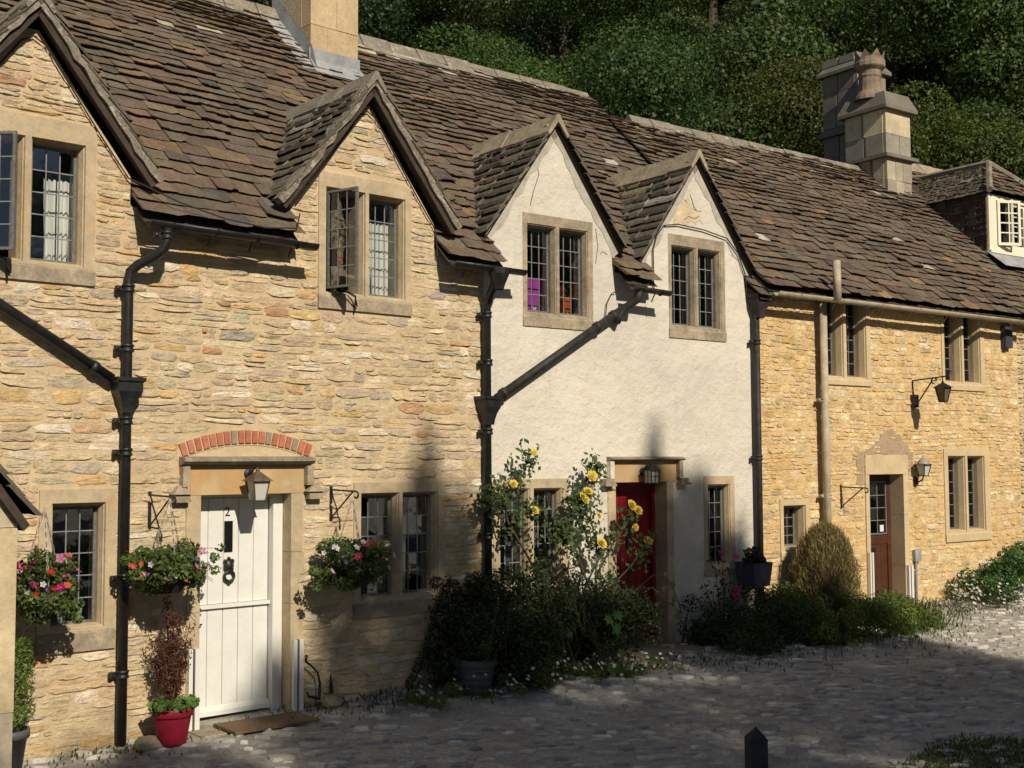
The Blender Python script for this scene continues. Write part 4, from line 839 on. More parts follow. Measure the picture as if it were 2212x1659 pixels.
# ------------------------------------------------------------------ lamps and brackets
def lantern(t, c, w0, w1, h, roof, mat='copper', bars=True, glass='milk'):
    """tapering four-sided lantern: top centre c"""
    x, y, z = c; m = MB()
    T = [(x + sx * w0, y + sy * w0, z) for sx, sy in ((-1, -1), (1, -1), (1, 1), (-1, 1))]; B = [(x + sx * w1, y + sy * w1, z - h) for sx, sy in ((-1, -1), (1, -1), (1, 1), (-1, 1))]
    for i in range(4): m.tube([T[i], B[i]], .007, 5); m.tube([B[i], B[(i + 1) % 4]], .007, 5)
    if bars:
        for i in range(4):
            a_, b_ = Vector(T[i]).lerp(Vector(T[(i + 1) % 4]), .5), Vector(B[i]).lerp(Vector(B[(i + 1) % 4]), .5); m.tube([a_, b_], .004, 4); m.tube([Vector(T[i]).lerp(Vector(B[i]), .45), Vector(T[(i + 1) % 4]).lerp(Vector(B[(i + 1) % 4]), .45)], .004, 4)
    m.build('lantern_frame', M[mat], t)
    for i in range(4):
        P = [Vector(v).lerp(Vector((x, y, v[2])), .06) for v in (T[i], T[(i + 1) % 4], B[(i + 1) % 4], B[i])]; n_ = (P[1] - P[0]).cross(P[2] - P[0]).normalized() * .003
        g = MB(); g.add([tuple(p) for p in P] + [tuple(p + n_) for p in P], [(0, 1, 2, 3), (7, 6, 5, 4), (0, 4, 5, 1), (1, 5, 6, 2), (2, 6, 7, 3), (3, 7, 4, 0)]); g.build('lantern_glass', M[glass], t)
    m = MB(); e = w0 * 1.32; m.add([(x + sx * e, y + sy * e, z - .005) for sx, sy in ((-1, -1), (1, -1), (1, 1), (-1, 1))] + [(x + sx * .02, y + sy * .02, z + roof) for sx, sy in ((-1, -1), (1, -1), (1, 1), (-1, 1))], [(3, 2, 1, 0), (4, 5, 6, 7)] + [(i, (i + 1) % 4, 4 + (i + 1) % 4, 4 + i) for i in range(4)])
    m.lathe([(.02, 0), (.018, .02), (.008, .03), (.001, .035)], (x, y, z + roof), 8); m.build('lantern_roof', M[mat], t)
t = thing('wall_lantern', 'tapered glass lantern on the lintel above the white door', 'lantern', FA, (-2.76, -.018, 2.17))
m = MB(); m.lathe([(.001, 0), (.045, 0), (.045, .012), (.02, .02), (.001, .02)], n=12); o = m.build('rose', M['iron'], t); o.rotation_euler.x = RAD(90)
m = MB(); m.tube([(0, -.01, 0), (.0, -.05, .0), (.0, -.10, .045), (.0, -.15, .05), (.0, -.165, .02)], .009, 6); m.build('arm', M['iron'], t); lantern(t, (0, -.165, -.06), .078, .05, .175, .075, bars=False)
t = thing('wall_lantern', 'small caged lantern over the red door', 'lantern', FB, (2.24, -.014, 2.14))
m = MB(); m.lathe([(.001, 0), (.05, 0), (.05, .012), (.02, .02), (.001, .02)], n=12); o = m.build('rose', M['iron'], t); o.rotation_euler.x = RAD(90)
m = MB(); m.tube([(0, -.01, .02), (0, -.09, .09), (0, -.14, .09), (0, -.15, .06)], .009, 6); m.build('arm', M['iron'], t); lantern(t, (0, -.15, .02), .062, .06, .15, .06, mat='iron')
t = thing('bracket_lantern', 'hanging lantern on a scrolled bracket high on the honey cottage', 'lantern', FC, (3.12, 0, 3.2))
m = MB(); m.tube([(0, -.012, -.22), (0, -.015, .18), (0, -.60, .215)] + [(0, -.60 + .035 * math.sin(a_ * .35), .215 + .035 - .035 * math.cos(a_ * .35)) for a_ in range(1, 14)], .011, 6); m.tube([(0, -.02, -.20), (0, -.12, -.10), (0, -.33, .16)] + [(0, -.36 - .04 * math.cos(a_ * .4), .16 + .04 * math.sin(a_ * .4)) for a_ in range(13)], .010, 6); m.box(-.05, .05, -.07, 0, -.20, -.02); m.build('scroll_bracket', M['iron'], t)
m = MB(); m.tube([(0, -.50, .205), (0, -.50, .13)], .006, 5); m.build('hook', M['iron'], t); lantern(t, (0, -.50, .06), .075, .04, .20, .06, mat='iron', bars=False, glass='copper'); 
t = thing('coach_lamp', 'silver topped coach lamp right of the brown door', 'lantern', FC, (3.12, 0, 2.08))
m = MB(); m.tube([(0, 0, -.12), (0, -.05, -.13), (0, -.13, -.10), (0, -.15, -.04)], .011, 6); m.lathe([(.001, -.16), (.035, -.12), (.035, -.02), (.001, 0)], (0, -.012, -.05), 10); m.build('arm', M['iron'], t); lantern(t, (0, -.15, .12), .075, .045, .16, .03, mat='iron', bars=False, glass='milk')
m = MB(); m.lathe([(.085, .12), (.08, .15), (.055, .185), (.02, .205), (.012, .23), (.006, .25)], (0, -.15, 0), 14); m.build('dome', M['chain'], t, True)
def bracket(label, F, at, reach, drop, hook=True, group='hanging basket brackets'):
    t = thing('wall_bracket', label, 'bracket', F, at, group); m = MB()
    m.box(-.014, .014, -.012, 0, -drop, .06); m.tube([(0, -.012, .03), (0, -reach, .02)] + [(0, -reach - .03 * math.sin(k_ * .5), .02 - .03 + .03 * math.cos(k_ * .5)) for k_ in range(1, 9)], .009, 6); m.build('arm', M['iron'], t)
    m = MB(); m.tube([(0, -.014, -drop + .03), (0, -reach * .86, .015)], .008, 6); m.build('strut', M['iron'], t); return t
bracket('iron basket bracket left of the white door', FA, (-3.68, 0, 1.97), .46, .26)
bracket('iron basket bracket between the white door and the lower window', FA, (-1.885, 0, 1.98), .43, .26)
bracket('empty thin iron bracket left of the brown door', FC, (1.53, 0, 1.88), .42, .26, group='')

# ------------------------------------------------------------------ foliage tools
def leaf_geo(C, size, col3, n_up=None, asp=.55, seed=0, flat=0.0):
    """rhombic leaves at centres C (n,3): random orientation, leaning along n_up when given"""
    g = np.random.default_rng(seed); n = len(C)
    a = g.normal(size=(n, 3)); 
    if n_up is not None: a = a * (1 - flat) + np.cross(n_up, g.normal(size=(n, 3))) * flat * 2
    a /= np.linalg.norm(a, axis=1, keepdims=True) + 1e-9
    b = g.normal(size=(n, 3)) if n_up is None else np.cross(n_up, a) + .5 * g.normal(size=(n, 3)); b -= a * (a * b).sum(1, keepdims=True); b /= np.linalg.norm(b, axis=1, keepdims=True) + 1e-9
    s_ = (size * g.uniform(.6, 1.3, n))[:, None]
    V = np.stack([C - a * s_ * .5, C + b * s_ * asp * .5, C + a * s_ * .5, C - b * s_ * asp * .5], 1).reshape(-1, 3)
    return V, np.arange(4 * n).reshape(-1, 4), col3
def leaf_cols(n, base, seed, spread=.35, alt=None, p=.1):
    g = np.random.default_rng(seed); c = np.array(base)[None] * g.uniform(1 - spread, 1 + spread, (n, 1)) * g.uniform(.9, 1.1, (n, 3))
    if alt is not None: k_ = g.random(n) < p; c[k_] = np.array(alt)[None] * g.uniform(.7, 1.2, (k_.sum(), 1))
    return np.clip(c, 0, .9)
def puffs(n, centres, radii, seed, shell=.75, squash=.8):
    g = np.random.default_rng(seed); centres = np.array(centres); radii = np.array(radii); w = radii ** 2; k_ = g.choice(len(radii), n, p=w / w.sum())
    d = g.normal(size=(n, 3)); d /= np.linalg.norm(d, axis=1, keepdims=True); r_ = radii[k_] * (g.random(n) ** .33 * (1 - shell) + shell) * g.uniform(.85, 1.08, n)
    return centres[k_] + d * r_[:, None] * np.array([1, 1, squash]), d
def leaf_obj(name, parent, C, size, cols, mat='leaf', n_up=None, asp=.55, seed=0, flat=0.):
    V, Fq, c = leaf_geo(C, size, cols, n_up, asp, seed, flat); return link(name, mesh_np(name, V, Fq, c, M[mat]), parent)
def flower_mesh(key, colr, r, petals=5, cup=.35, eye=(.6, .5, .1)):
    if key in PMESH: return PMESH[key]
    m = MB()
    for i in range(petals):
        a_ = 2 * math.pi * i / petals; ca, sa = math.cos(a_), math.sin(a_); w_ = math.pi / petals * .95; P = lambda rr, dt, z: (rr * math.cos(a_ + dt), rr * math.sin(a_ + dt), z)
        m.add([P(r * .12, 0, 0), P(r * .7, -w_, r * cup * .8), P(r * 1.05, 0, r * cup), P(r * .7, w_, r * cup * .8)], [(0, 1, 2, 3)], tuple(q * U(.85, 1.1) for q in colr))
    m.lathe([(r * .16, r * .05), (r * .12, r * .14), (.0005, r * .16)], n=6, c=eye)
    o = m.build('flower', M['petal']); me = o.data; bpy.data.objects.remove(o); PMESH[key] = me; return me
def put_flower(parent, me, p, out=None, s=1.0, name='flower'):
    o = bpy.data.objects.new(name, me); col.objects.link(o); o.parent = parent; d = Vector(out if out else (0, -1, .2)) + Vector((U(-.5, .5), U(-.3, .3), U(-.4, .4)))
    o.matrix_local = Matrix.Translation(p) @ d.normalized().to_track_quat('Z', 'Y').to_matrix().to_4x4() @ Matrix.Scale(s * U(.8, 1.15), 4); return o
def rose_mesh(key, colr, r):
    if key in PMESH: return PMESH[key]
    m = MB()
    for ring, (n_, rr, z, h) in enumerate(((6, 1.0, 0, .35), (5, .75, .12, .5), (4, .5, .2, .6), (3, .28, .25, .65))):
        for i in range(n_):
            a_ = 2 * math.pi * (i + .5 * ring) / n_; w_ = math.pi / n_ * 1.15; P = lambda q, dt, zz: (q * r * math.cos(a_ + dt), q * r * math.sin(a_ + dt), zz * r)
            m.add([P(rr * .25, 0, z), P(rr * .8, -w_, z + h * .7), P(rr * 1.05, -w_ * .3, z + h), P(rr * 1.05, w_ * .3, z + h), P(rr * .8, w_, z + h * .7)], [(0, 1, 2, 3, 4)], tuple(q * U(.8, 1.15) for q in colr))
    o = m.build('flower', M['petal']); me = o.data; bpy.data.objects.remove(o); PMESH[key] = me; return me
# ------------------------------------------------------------------ hanging baskets
def basket(label, F, at, hang, rx, rz_, seed, flowers, trail=(), leafc=(.075, .12, .03)):
    t = thing('hanging_basket', label, 'hanging basket', F, at, 'hanging flower baskets'); g = random.Random(seed)
    m = MB(); m.lathe([(.001, -.20), (.09, -.19), (.15, -.12), (.175, -.02), (.175, 0), (.165, 0)], (0, 0, -.05), 16); m.build('bowl', M['soil'], t)
    for i in range(3):
        a_ = 2 * math.pi * i / 3 + .4; m = MB(); p0, p1 = Vector((.17 * math.cos(a_), .17 * math.sin(a_), -.05)), Vector((0, 0, hang)); n_ = 16
        for k_ in range(n_):
            c = p0.lerp(p1, (k_ + .5) / n_); d = (p1 - p0) / n_ * .55; s_ = Vector((.006, 0, 0)) if k_ % 2 else Vector((0, .006, 0)); m.tube([c - d - s_, c - d + s_, c + d + s_, c + d - s_, c - d - s_], .0028, 4)
        m.build('chain', M['chain'], t)
    cs, rs = [], []
    for i in range(36):
        a_ = g.uniform(0, 6.3); q = math.sqrt(g.random()); cs.append((q * rx * .78 * math.cos(a_), q * rx * .72 * math.sin(a_), g.uniform(-1.0, .62) * rz_ * (1.25 - q * .6) - .02)); rs.append(g.uniform(.07, .13))
    for (tx, ty, tz, tr) in trail: cs.append((tx, ty, tz)); rs.append(tr)
    C, d = puffs(7000, cs, rs, seed, .5); leaf_obj('foliage', t, C, .040, leaf_cols(7000, leafc, seed, .45, (.14, .16, .05), .15), n_up=d, seed=seed, flat=.5)
    m = MB()
    for i in range(26):
        a_ = g.uniform(0, 6.3); e = Vector((rx * 1.08 * math.cos(a_), rx * .95 * math.sin(a_), g.uniform(-.9, .7) * rz_)); m.tube([(0, 0, -.02), e * .6 + Vector((0, 0, .05)), e], .0025, 4)
    m.build('stems', M['stem'], t)
    for kind, n_ in flowers:
        for i in range(n_):
            a_ = g.uniform(math.pi * 1.0, math.pi * 2.05); el = g.uniform(-.8, .75); p = Vector((rx * 1.02 * math.cos(a_) * math.cos(el), rx * .98 * math.sin(a_) * math.cos(el), rz_ * math.sin(el))); put_flower(t, FLW[kind], p, (p.x, p.y, p.z * .6 + .1))
    return t
FLW = dict(magenta=flower_mesh('magenta', (.50, .01, .20), .042), pink=flower_mesh('pink', (.62, .20, .40), .036), red=flower_mesh('fred', (.55, .02, .02), .030, 6, .6, (.5, .03, .03)), white=flower_mesh('fwhite', (.78, .76, .74), .030, eye=(.7, .7, .4)),
           violet=flower_mesh('violet', (.16, .10, .40), .018), coral=flower_mesh('coral', (.70, .12, .10), .032, 6, .5), rosepink=flower_mesh('rosepink', (.55, .04, .16), .045))
basket('hanging basket of red and magenta flowers before the small left window', FA, (-4.72, -.45, 1.41), .52, .24, .23, 5, [('red', 10), ('magenta', 7), ('pink', 5), ('coral', 5), ('white', 5), ('violet', 6)], trail=[(.24, 0, -.22, .07), (.26, 0, -.33, .05), (.22, .02, -.28, .07)])
basket('green hanging basket with few pink flowers just left of the white door', FA, (-3.70, -.43, 1.46), .52, .33, .20, 6, [('pink', 5), ('coral', 5), ('white', 4), ('violet', 6)], trail=[(.40, -.02, .02, .05), (.44, -.02, .10, .04), (.41, 0, -.08, .05), (-.36, 0, .05, .06)])
basket('hanging basket with white and dark pink flowers by the lower window', FA, (-1.92, -.42, 1.42), .53, .38, .22, 7, [('white', 13), ('rosepink', 6), ('violet', 4)], trail=[(-.40, 0, -.12, .06), (-.38, 0, -.26, .05), (.28, 0, -.2, .08), (.3, 0, -.1, .08)], leafc=(.06, .105, .028))

# ------------------------------------------------------------------ door-front bits
def pot(name, label, F, at, r, h, mat, ribs=0):
    t = thing(name, label, 'pot', F, at); m = MB(); prof = [(.001, 0), (r * .68, 0)] + [(r * (.68 + .24 * i / 8), h * .78 * i / 8) for i in range(1, 9)]
    if ribs:
        prof = [(.001, 0), (r * .72, 0)]
        for i in range(ribs): a_, b_ = .72 + .2 * i / ribs, .72 + .2 * (i + 1) / ribs; prof += [(r * a_, h * .78 * (i + .1) / ribs), (r * (a_ + .02), h * .78 * (i + .2) / ribs), (r * (b_ + .02), h * .78 * (i + .9) / ribs), (r * b_, h * .78 * (i + .95) / ribs)]
    m.lathe(prof, n=24); m.build('body', M[mat], t, True)
    m = MB(); m.lathe([(r * .93, h * .77), (r, h * .775), (r * 1.02, h * .79), (r * 1.03, h * .98), (r * 1.01, h), (r * .95, h), (r * .92, h * .93)], n=24); m.build('rim', M[mat], t, True)
    m = MB(); m.lathe([(r * .93, h * .93), (.001, h * .95)], n=16); m.build('soil', M['soil'], t); return t
zg = gf(FA, -3.6, -.32)
pot('flower_pot', 'bright red plastic pot at the left foot of the white door', FA, (-3.60, -.32, zg + .003), .165, .30, 'potred')
t = thing('dead_conifer', 'dead brown conifer standing in the red pot', 'shrub', FA, (-3.60, -.32, zg + .28)); g = random.Random(3)
m = MB(); tips = []
for i in range(15):
    b = Vector((g.uniform(-.05, .05), g.uniform(-.05, .05), 0)); e = Vector((g.uniform(-.17, .19), g.uniform(-.12, .12), g.uniform(.55, .95))); e.z -= abs(e.x) * 1.1; m.tube([b, b.lerp(e, .5) + Vector((0, 0, .05)), e], [.008, .005, .002], 5)
    for k_ in range(34): tips.append(b.lerp(e, g.uniform(.12, 1)) + Vector((g.uniform(-.035, .035),) * 1 + (g.uniform(-.035, .035), g.uniform(-.03, .05))))
m.build('twigs', M['stem'], t)
C = np.repeat(np.array([tuple(p) for p in tips]), 11, 0) + rng.normal(size=(len(tips) * 11, 3)) * .017; leaf_obj('needles', t, C, .034, leaf_cols(len(C), (.10, .040, .026), 4, .5), asp=.25, n_up=np.tile([[0, -1., 0.]], (len(C), 1)), seed=4)
t = thing('pot_strawberry', 'green leafy plant at the base of the dead conifer in the red pot', 'plant', FA, (-3.60, -.32, zg + .28))
C, d = puffs(420, [(-.12, -.08, .06), (.0, -.12, .05), (.1, -.09, .06), (.13, 0, .03), (-.13, .0, .04)], [.08, .08, .08, .07, .07], 9, .6); leaf_obj('leaves', t, C, .055, leaf_cols(420, (.11, .19, .045), 9), asp=.8, n_up=d, seed=9, flat=.6)
def lump(name, label, F, at, dims, seed, mat='cobble', colr=(.36, .30, .2)):
    g = random.Random(seed); m = MB(); n_, r_ = 10, 5
    for j in range(r_ + 1):
        th = math.pi * j / r_
        for k_ in range(n_):
            a_ = 2 * math.pi * k_ / n_; q = g.uniform(.82, 1.08); x, y, z = math.sin(th) * math.cos(a_), math.sin(th) * math.sin(a_), math.cos(th); f_ = (abs(x) ** 3 + abs(y) ** 3 + abs(z) ** 3 + 1e-6) ** (-1 / 3) * q; m.v.append((x * f_ * dims[0], y * f_ * dims[1], max(z * f_, -.8) * dims[2] + dims[2] * .8))
    for j in range(r_):
        for k_ in range(n_): m.f.append([j * n_ + k_, (j + 1) * n_ + k_, (j + 1) * n_ + (k_ + 1) % n_, j * n_ + (k_ + 1) % n_]); m.c.append(colr)
    o = m.build(name, M[mat]); o.location = F.w(*at); o.rotation_euler.z = F.rz; return tag(o, label, 'stone')
lump('loose_stone', 'flat buff boulder beside the red pot', FA, (-3.83, -.36, gf(FA, -3.83, -.36)), (.11, .09, .065), 2)
lump('loose_stone', 'rough stone below the iron hook right of the white door', FA, (-1.97, -.16, gf(FA, -1.97, -.16)), (.10, .08, .07), 6, colr=(.30, .25, .17))
def channel(label, F, s0, s1, z0, z1, y=-.016):
    t = thing('flood_channel', label, 'flood barrier', F, (s0, y, z0), 'white flood barrier channels beside the doors'); w = s1 - s0; h = z1 - z0
    MB().box(0, w * .36, -.045, 0, 0, h).build('rail', M['pvc'], t); MB().box(w * .56, w, -.05, 0, 0, h).build('rail', M['pvc'], t); MB().box(w * .37, w * .55, -.03, 0, 0, h).build('seal', M['rubber'], t)
channel('white flood channel left of the white door, behind the red pot', FA, -3.33, -3.23, .0, .68)
channel('white flood channel right of the white door', FA, -2.305, -2.205, .0, .66)
channel('white flood channel left of the brown door', FC, 2.03, 2.10, .25, 1.02, -.022)
channel('white flood channel right of the brown door', FC, 2.86, 2.95, .25, .80, -.022)
m = MB(); m.box(-.40, .40, -.21, .21, 0, .022); o = m.build('doormat', M['mat']); o.location = FA.w(-2.72, -.14 - .17, .012); o.rotation_euler.z = FA.rz - .04; tag(o, 'brown coir doormat in front of the white door', 'doormat')
t = thing('boot_scraper', 'curled black iron boot scraper against the wall right of white door', 'boot scraper', FA, (-2.10, -.10, .0))
m = MB(); m.tube([(-.10, 0, .52), (-.105, 0, .46), (-.05, 0, .42), (.02, 0, .35), (.045, 0, .25), (.04, 0, .14), (.03, -.02, .115), (-.09, -.02, .15), (-.10, -.02, .19)], [.016, .012, .009, .009, .012, .014, .014, .012, .008], 7); m.build('scroll', M['iron'], t, True); m = MB(); m.tube([(.2, .06, .30), (.205, .055, .2), (.21, .05, .08)], [.006, .014, .02], 6); m.build('spike', M['iron'], t)
t = thing('meter_box', 'grey electricity box right of the brown door', 'utility box', FC, (3.02, 0, .85)); MB().box(0, .14, -.06, 0, 0, .16).build('body', M['lead'], t); m = MB(); m.tube([(.05, -.03, 0), (.05, -.03, -.6)], .018, 8); m.build('conduit', M['lead'], t)
t = thing('alarm_box', 'dark alarm box under the eaves of the honey cottage', 'alarm box', FC, (5.42, 0, 3.95)); MB().box(-.10, .02, -.09, 0, 0, .34).build('body', M['post'], t); MB().box(.022, .10, -.08, 0, .01, .33).build('cover', M['post'], t)
def cable(label, F, pts, r=.007):
    m = MB(); b = Vector(pts[0]); m.tube([Vector(p) - b for p in pts], r, 5); o = m.build('cable', M['cable']); o.location = F.w(*pts[0]); o.rotation_euler.z = F.rz; tag(o, label, 'cable', 'cables across the fronts')
def gable_cable(sc_, ap, hw, zk, d=.045): return [(sc_ - hw + .03, -.03, zk - .02)] + [(sc_ - hw + .06 + (hw - .10) * t_, -.03, zk + (ap - zk - d) * t_) for t_ in (.25, .5, .75, .93)] + [(sc_, -.03, ap - d - .02)] + [(sc_ + hw - .06 - (hw - .10) * t_, -.03, zk + (ap - zk - d) * t_) for t_ in (.93, .75, .5, .25)] + [(sc_ + hw - .03, -.03, zk - .02)]
c1_ = gable_cable(*g1[0]); c2_ = gable_cable(*g1[1])
cable('black cable under the left rubble gable, draped over the gutter roof to the next gable', FA, c1_ + [(-3.80, -.10, 4.60), (-3.6, -.30, 4.46), (-3.2, -.36, 4.36), (-2.8, -.36, 4.33), (-2.45, -.30, 4.38), (-2.3, -.10, 4.56)])
cable('black cable following the second rubble gable down to the gutter', FA, c2_ + [(-.66, -.03, 4.60), (-.66, -.06, 4.35)])
cable('thin cable arching over the window of the right cream dormer', FB, [(2.44, -.03, 4.28), (2.44, -.025, 4.75), (2.50, -.025, 4.92), (2.62, -.025, 5.06), (2.85, -.03, 5.10), (3.3, -.03, 5.08), (3.7, -.03, 5.02), (3.9, -.03, 4.85), (4.02, -.03, 4.6), (4.06, -.03, 4.3)], .008)
cable('short cable looping down beside the left cream window', FB, [(1.84, -.03, 4.2), (1.78, -.03, 4.18), (1.70, -.03, 4.05), (1.68, -.03, 3.9), (1.62, -.03, 3.78), (1.52, -.03, 3.72)], .006)
# things seen inside the upper windows
def boxthing(name, label, F, at, dims, colr, text=None, tcol='pvc'):
    t = thing(name, label, 'box', F, at); a_, b_, c_ = dims; m = MB(); e = .012
    m.box(-a_ / 2, a_ / 2, 0, b_, 0, c_ * .62, colr); m.build('body', M['plastic'], t); m = MB(); m.box(-a_ / 2 - e, a_ / 2 + e, -e, b_ + e, c_ * .63, c_, tuple(q * 1.15 for q in colr)); m.build('lid', M['plastic'], t)
    if text:
        lettering('lettering', text, .13, M[tcol], t, Matrix.Translation((0, -.004, c_ * .18)) @ Matrix.Rotation(RAD(90), 4, 'X'))
boxthing('storage_box', 'purple lettered box inside the left light of the first cream dormer', FB, (.93, .27, 3.84), (.26, .2, .46), (.38, .05, .38), 'RT')
boxthing('storage_box', 'orange box inside the right light of the first cream dormer', FB, (1.37, .27, 3.80), (.14, .15, .46), (.55, .09, .02), '15', 'black')
boxthing('storage_box', 'purple box in the left light of the right cream dormer', FB, (3.08, .28, 3.84), (.2, .2, .40), (.22, .04, .26))
boxthing('storage_box', 'purple box in the right light of the right cream dormer', FB, (3.52, .28, 3.84), (.16, .2, .42), (.33, .04, .33))
t = thing('flower_vase', 'glass vase of pink lilies behind the open casement', 'vase', FA, (-1.72, .24, 3.88)); m = MB(); m.lathe([(.001, 0), (.05, 0), (.04, .1), (.055, .24), (.05, .24)], n=12); m.build('glass', M['glass'], t, True)
m = MB()
for i in range(7): m.tube([(U(-.02, .02), U(-.02, .02), .02), (U(-.1, .1), U(-.06, .06), U(.35, .5))], .005, 5)
m.build('stems', M['leaf'], t); bpy.data.objects[m and 'stems'].color = (.08, .16, .03, 1)
for i in range(6): put_flower(t, FLW['pink' if i % 2 else 'rosepink'], (U(-.1, .1), U(-.07, .05), U(.32, .55)), s=1.4)
t = thing('sill_ornaments', 'small glass and china ornaments inside the small left window', 'ornament', FA, (-4.28, .22, .98)); m = MB(); m.lathe([(.001, 0), (.03, 0), (.022, .05), (.03, .09), (.012, .14), (.001, .15)], (.1, 0, 0), 10); m.build('figurine', M['milk'], t); m = MB(); m.lathe([(.001, 0), (.025, 0), (.03, .07), (.02, .1), (.001, .1)], (-.05, 0, 0), 10); m.build('jar', M['milk'], t)

# porch at the left edge
PR = thing('porch', 'stone tiled porch corner with pale stone post at the left edge', 'porch', FA, (0, 0, 0))
MB().box(-5.50, -5.13, -1.05, -.72, -.3, .55, (.44, .38, .28)).build('pedestal', M['chim'], PR); MB().box(-5.46, -5.115, -1.02, -.72, .552, 1.82, (.52, .42, .26)).build('post', M['chim'], PR)
MB().box(-5.45, -5.13, -.70, 0, 1.60, 1.82, (.5, .4, .25)).build('beam', M['chim'], PR)
Vp = unit((-.58, 0, .81)); Np = unit((.81, 0, .58)); lst = slates((-5.03, 0, 1.85), (0, 1, 0), Vp, Np, 1.2, lambda v: [(-1.12, -.02)], .17, .15, (.2, .36), PALD, 95, th=(.022, .036))
prf = MB().add([(-5.05, -1.08, 1.84), (-5.05, 0, 1.84), (-5.75, 0, 2.82), (-5.75, -1.08, 2.82), (-5.09, -1.08, 1.80), (-5.09, 0, 1.80), (-5.79, 0, 2.78), (-5.79, -1.08, 2.78)], [(0, 1, 2, 3), (4, 5, 6, 7), (0, 3, 7, 4), (0, 4, 5, 1)]).build('porch_roof', M['timber'], PR); pieces(lst, 'tile', 'tile', M['tile'], prf, FA.M, 60)
MB().prism([(-6.40, 1.825), (-5.10, 1.825), (-5.72, 2.70), (-5.78, 2.70)], -1.0, -.9, (.45, .38, .27)).build('gable', M['chim'], PR)
MB().box(-6.37, -6.0, -1.05, -.72, -.3, .55, (.44, .38, .28)).build('pedestal', M['chim'], PR); MB().box(-6.385, -6.04, -1.02, -.72, .552, 1.82, (.52, .42, .26)).build('post', M['chim'], PR); MB().box(-6.37, -6.05, -.70, 0, 1.60, 1.82, (.5, .4, .25)).build('beam', M['chim'], PR)
lst = slates((-6.47, 0, 1.85), (0, 1, 0), unit((.58, 0, .81)), unit((-.81, 0, .58)), 1.2, lambda v: [(-1.12, -.02)], .17, .15, (.2, .36), PALD, 96, th=(.022, .036)); pieces(lst, 'tile', 'tile', M['tile'], prf, FA.M, 0)
MB().add([(-6.45, -1.08, 1.84), (-6.45, 0, 1.84), (-5.75, 0, 2.82), (-5.75, -1.08, 2.82), (-6.41, -1.08, 1.80), (-6.41, 0, 1.80), (-5.71, 0, 2.78), (-5.71, -1.08, 2.78)], [(0, 1, 2, 3), (4, 5, 6, 7), (0, 3, 7, 4), (0, 4, 5, 1)]).build('porch_roof', M['timber'], PR)
ridge_tiles(prf, (-5.75, -1.12, 2.87), (-5.75, 0, 2.87), 3, w=.13, k=1.1)
m = MB(); m.tube([(-5.11, -.75, 1.83), (-5.05, -.72, 1.72), (-5.03, -.7, 1.6), (-5.0, -.68, 1.45), (-5.0, -.68, 1.32)], .012, 6); m.build('hook', M['iron'], PR)
t = thing('potted_conifer', 'small green conifer in a dark pot behind the porch post', 'conifer', FA, (-4.93, -.36, gf(FA, -4.93, -.36))); m = MB(); m.lathe([(.001, 0), (.10, 0), (.14, .30), (.16, .30), (.16, .36), (.14, .36), (.13, .30), (.001, .3)], n=18); m.build('pot', M['potgrey'], t, True)
z_ = rng.uniform(0, 1, 2600); r_ = .02 + .17 * np.sqrt(np.clip((1 - z_) * 1.0, 0, 1)) * np.minimum(1, z_ * 6 + .3); a_ = rng.uniform(0, 6.3, 2600); q = r_ * np.sqrt(rng.uniform(.3, 1, 2600)); C = np.c_[q * np.cos(a_) + .1 * z_, q * np.sin(a_), .36 + .66 * z_]; leaf_obj('foliage', t, C, .04, leaf_cols(2600, (.10, .16, .03), 3, .4), asp=.3, n_up=np.c_[np.cos(a_), np.sin(a_), .8 * np.ones(2600)], seed=3, flat=.2)

# ------------------------------------------------------------------ shrubs and climbers along the walls
gb = lambda s, y: gf(FB, s, y); gc = lambda s, y: gf(FC, s, y)
def bushy(name, label, F, at, cs, rs, n, size, base, seed, cat='shrub', alt=None, p=.1, asp=.5, shell=.55, stems=8, spread=.4, group=None, squash=.9):
    t = thing(name, label, cat, F, at, group); C, d = puffs(n, cs, rs, seed, shell, squash); C[:, 2] = np.maximum(C[:, 2], .01); leaf_obj('foliage', t, C, size, leaf_cols(n, base, seed, spread, alt, p), n_up=d, asp=asp, seed=seed, flat=.45)
    g = random.Random(seed); m = MB()
    for i in range(stems):
        e = Vector(cs[g.randrange(len(cs))]); b = Vector((e.x * .35, e.y * .35, 0)); m.tube([b, b.lerp(e, .5) + Vector((0, 0, .08)), e], [.012, .008, .004], 5)
    m.build('stems', M['stem'], t); return t
g = random.Random(12); cs, rs = [], []
for i in range(110):
    s_ = g.uniform(-.75, 1.62); f_ = max(0, 1 - ((s_ - .42) / 1.38) ** 2); top = .35 + .72 * f_ ** .6; z = g.uniform(.1, top); y = -g.uniform(.1, 1.0 - .45 * z / 1.2) - .0; cs.append((s_ - .4, y + .5, z)); rs.append(g.uniform(.14, .24))
sb = bushy('cotoneaster', 'large dark arching shrub between the drainpipe and the red door', FB, (.4, -.55, gb(.4, -.5)), cs, rs, 34000, .042, (.034, .054, .02), 12, alt=(.07, .10, .03), p=.2, stems=24)
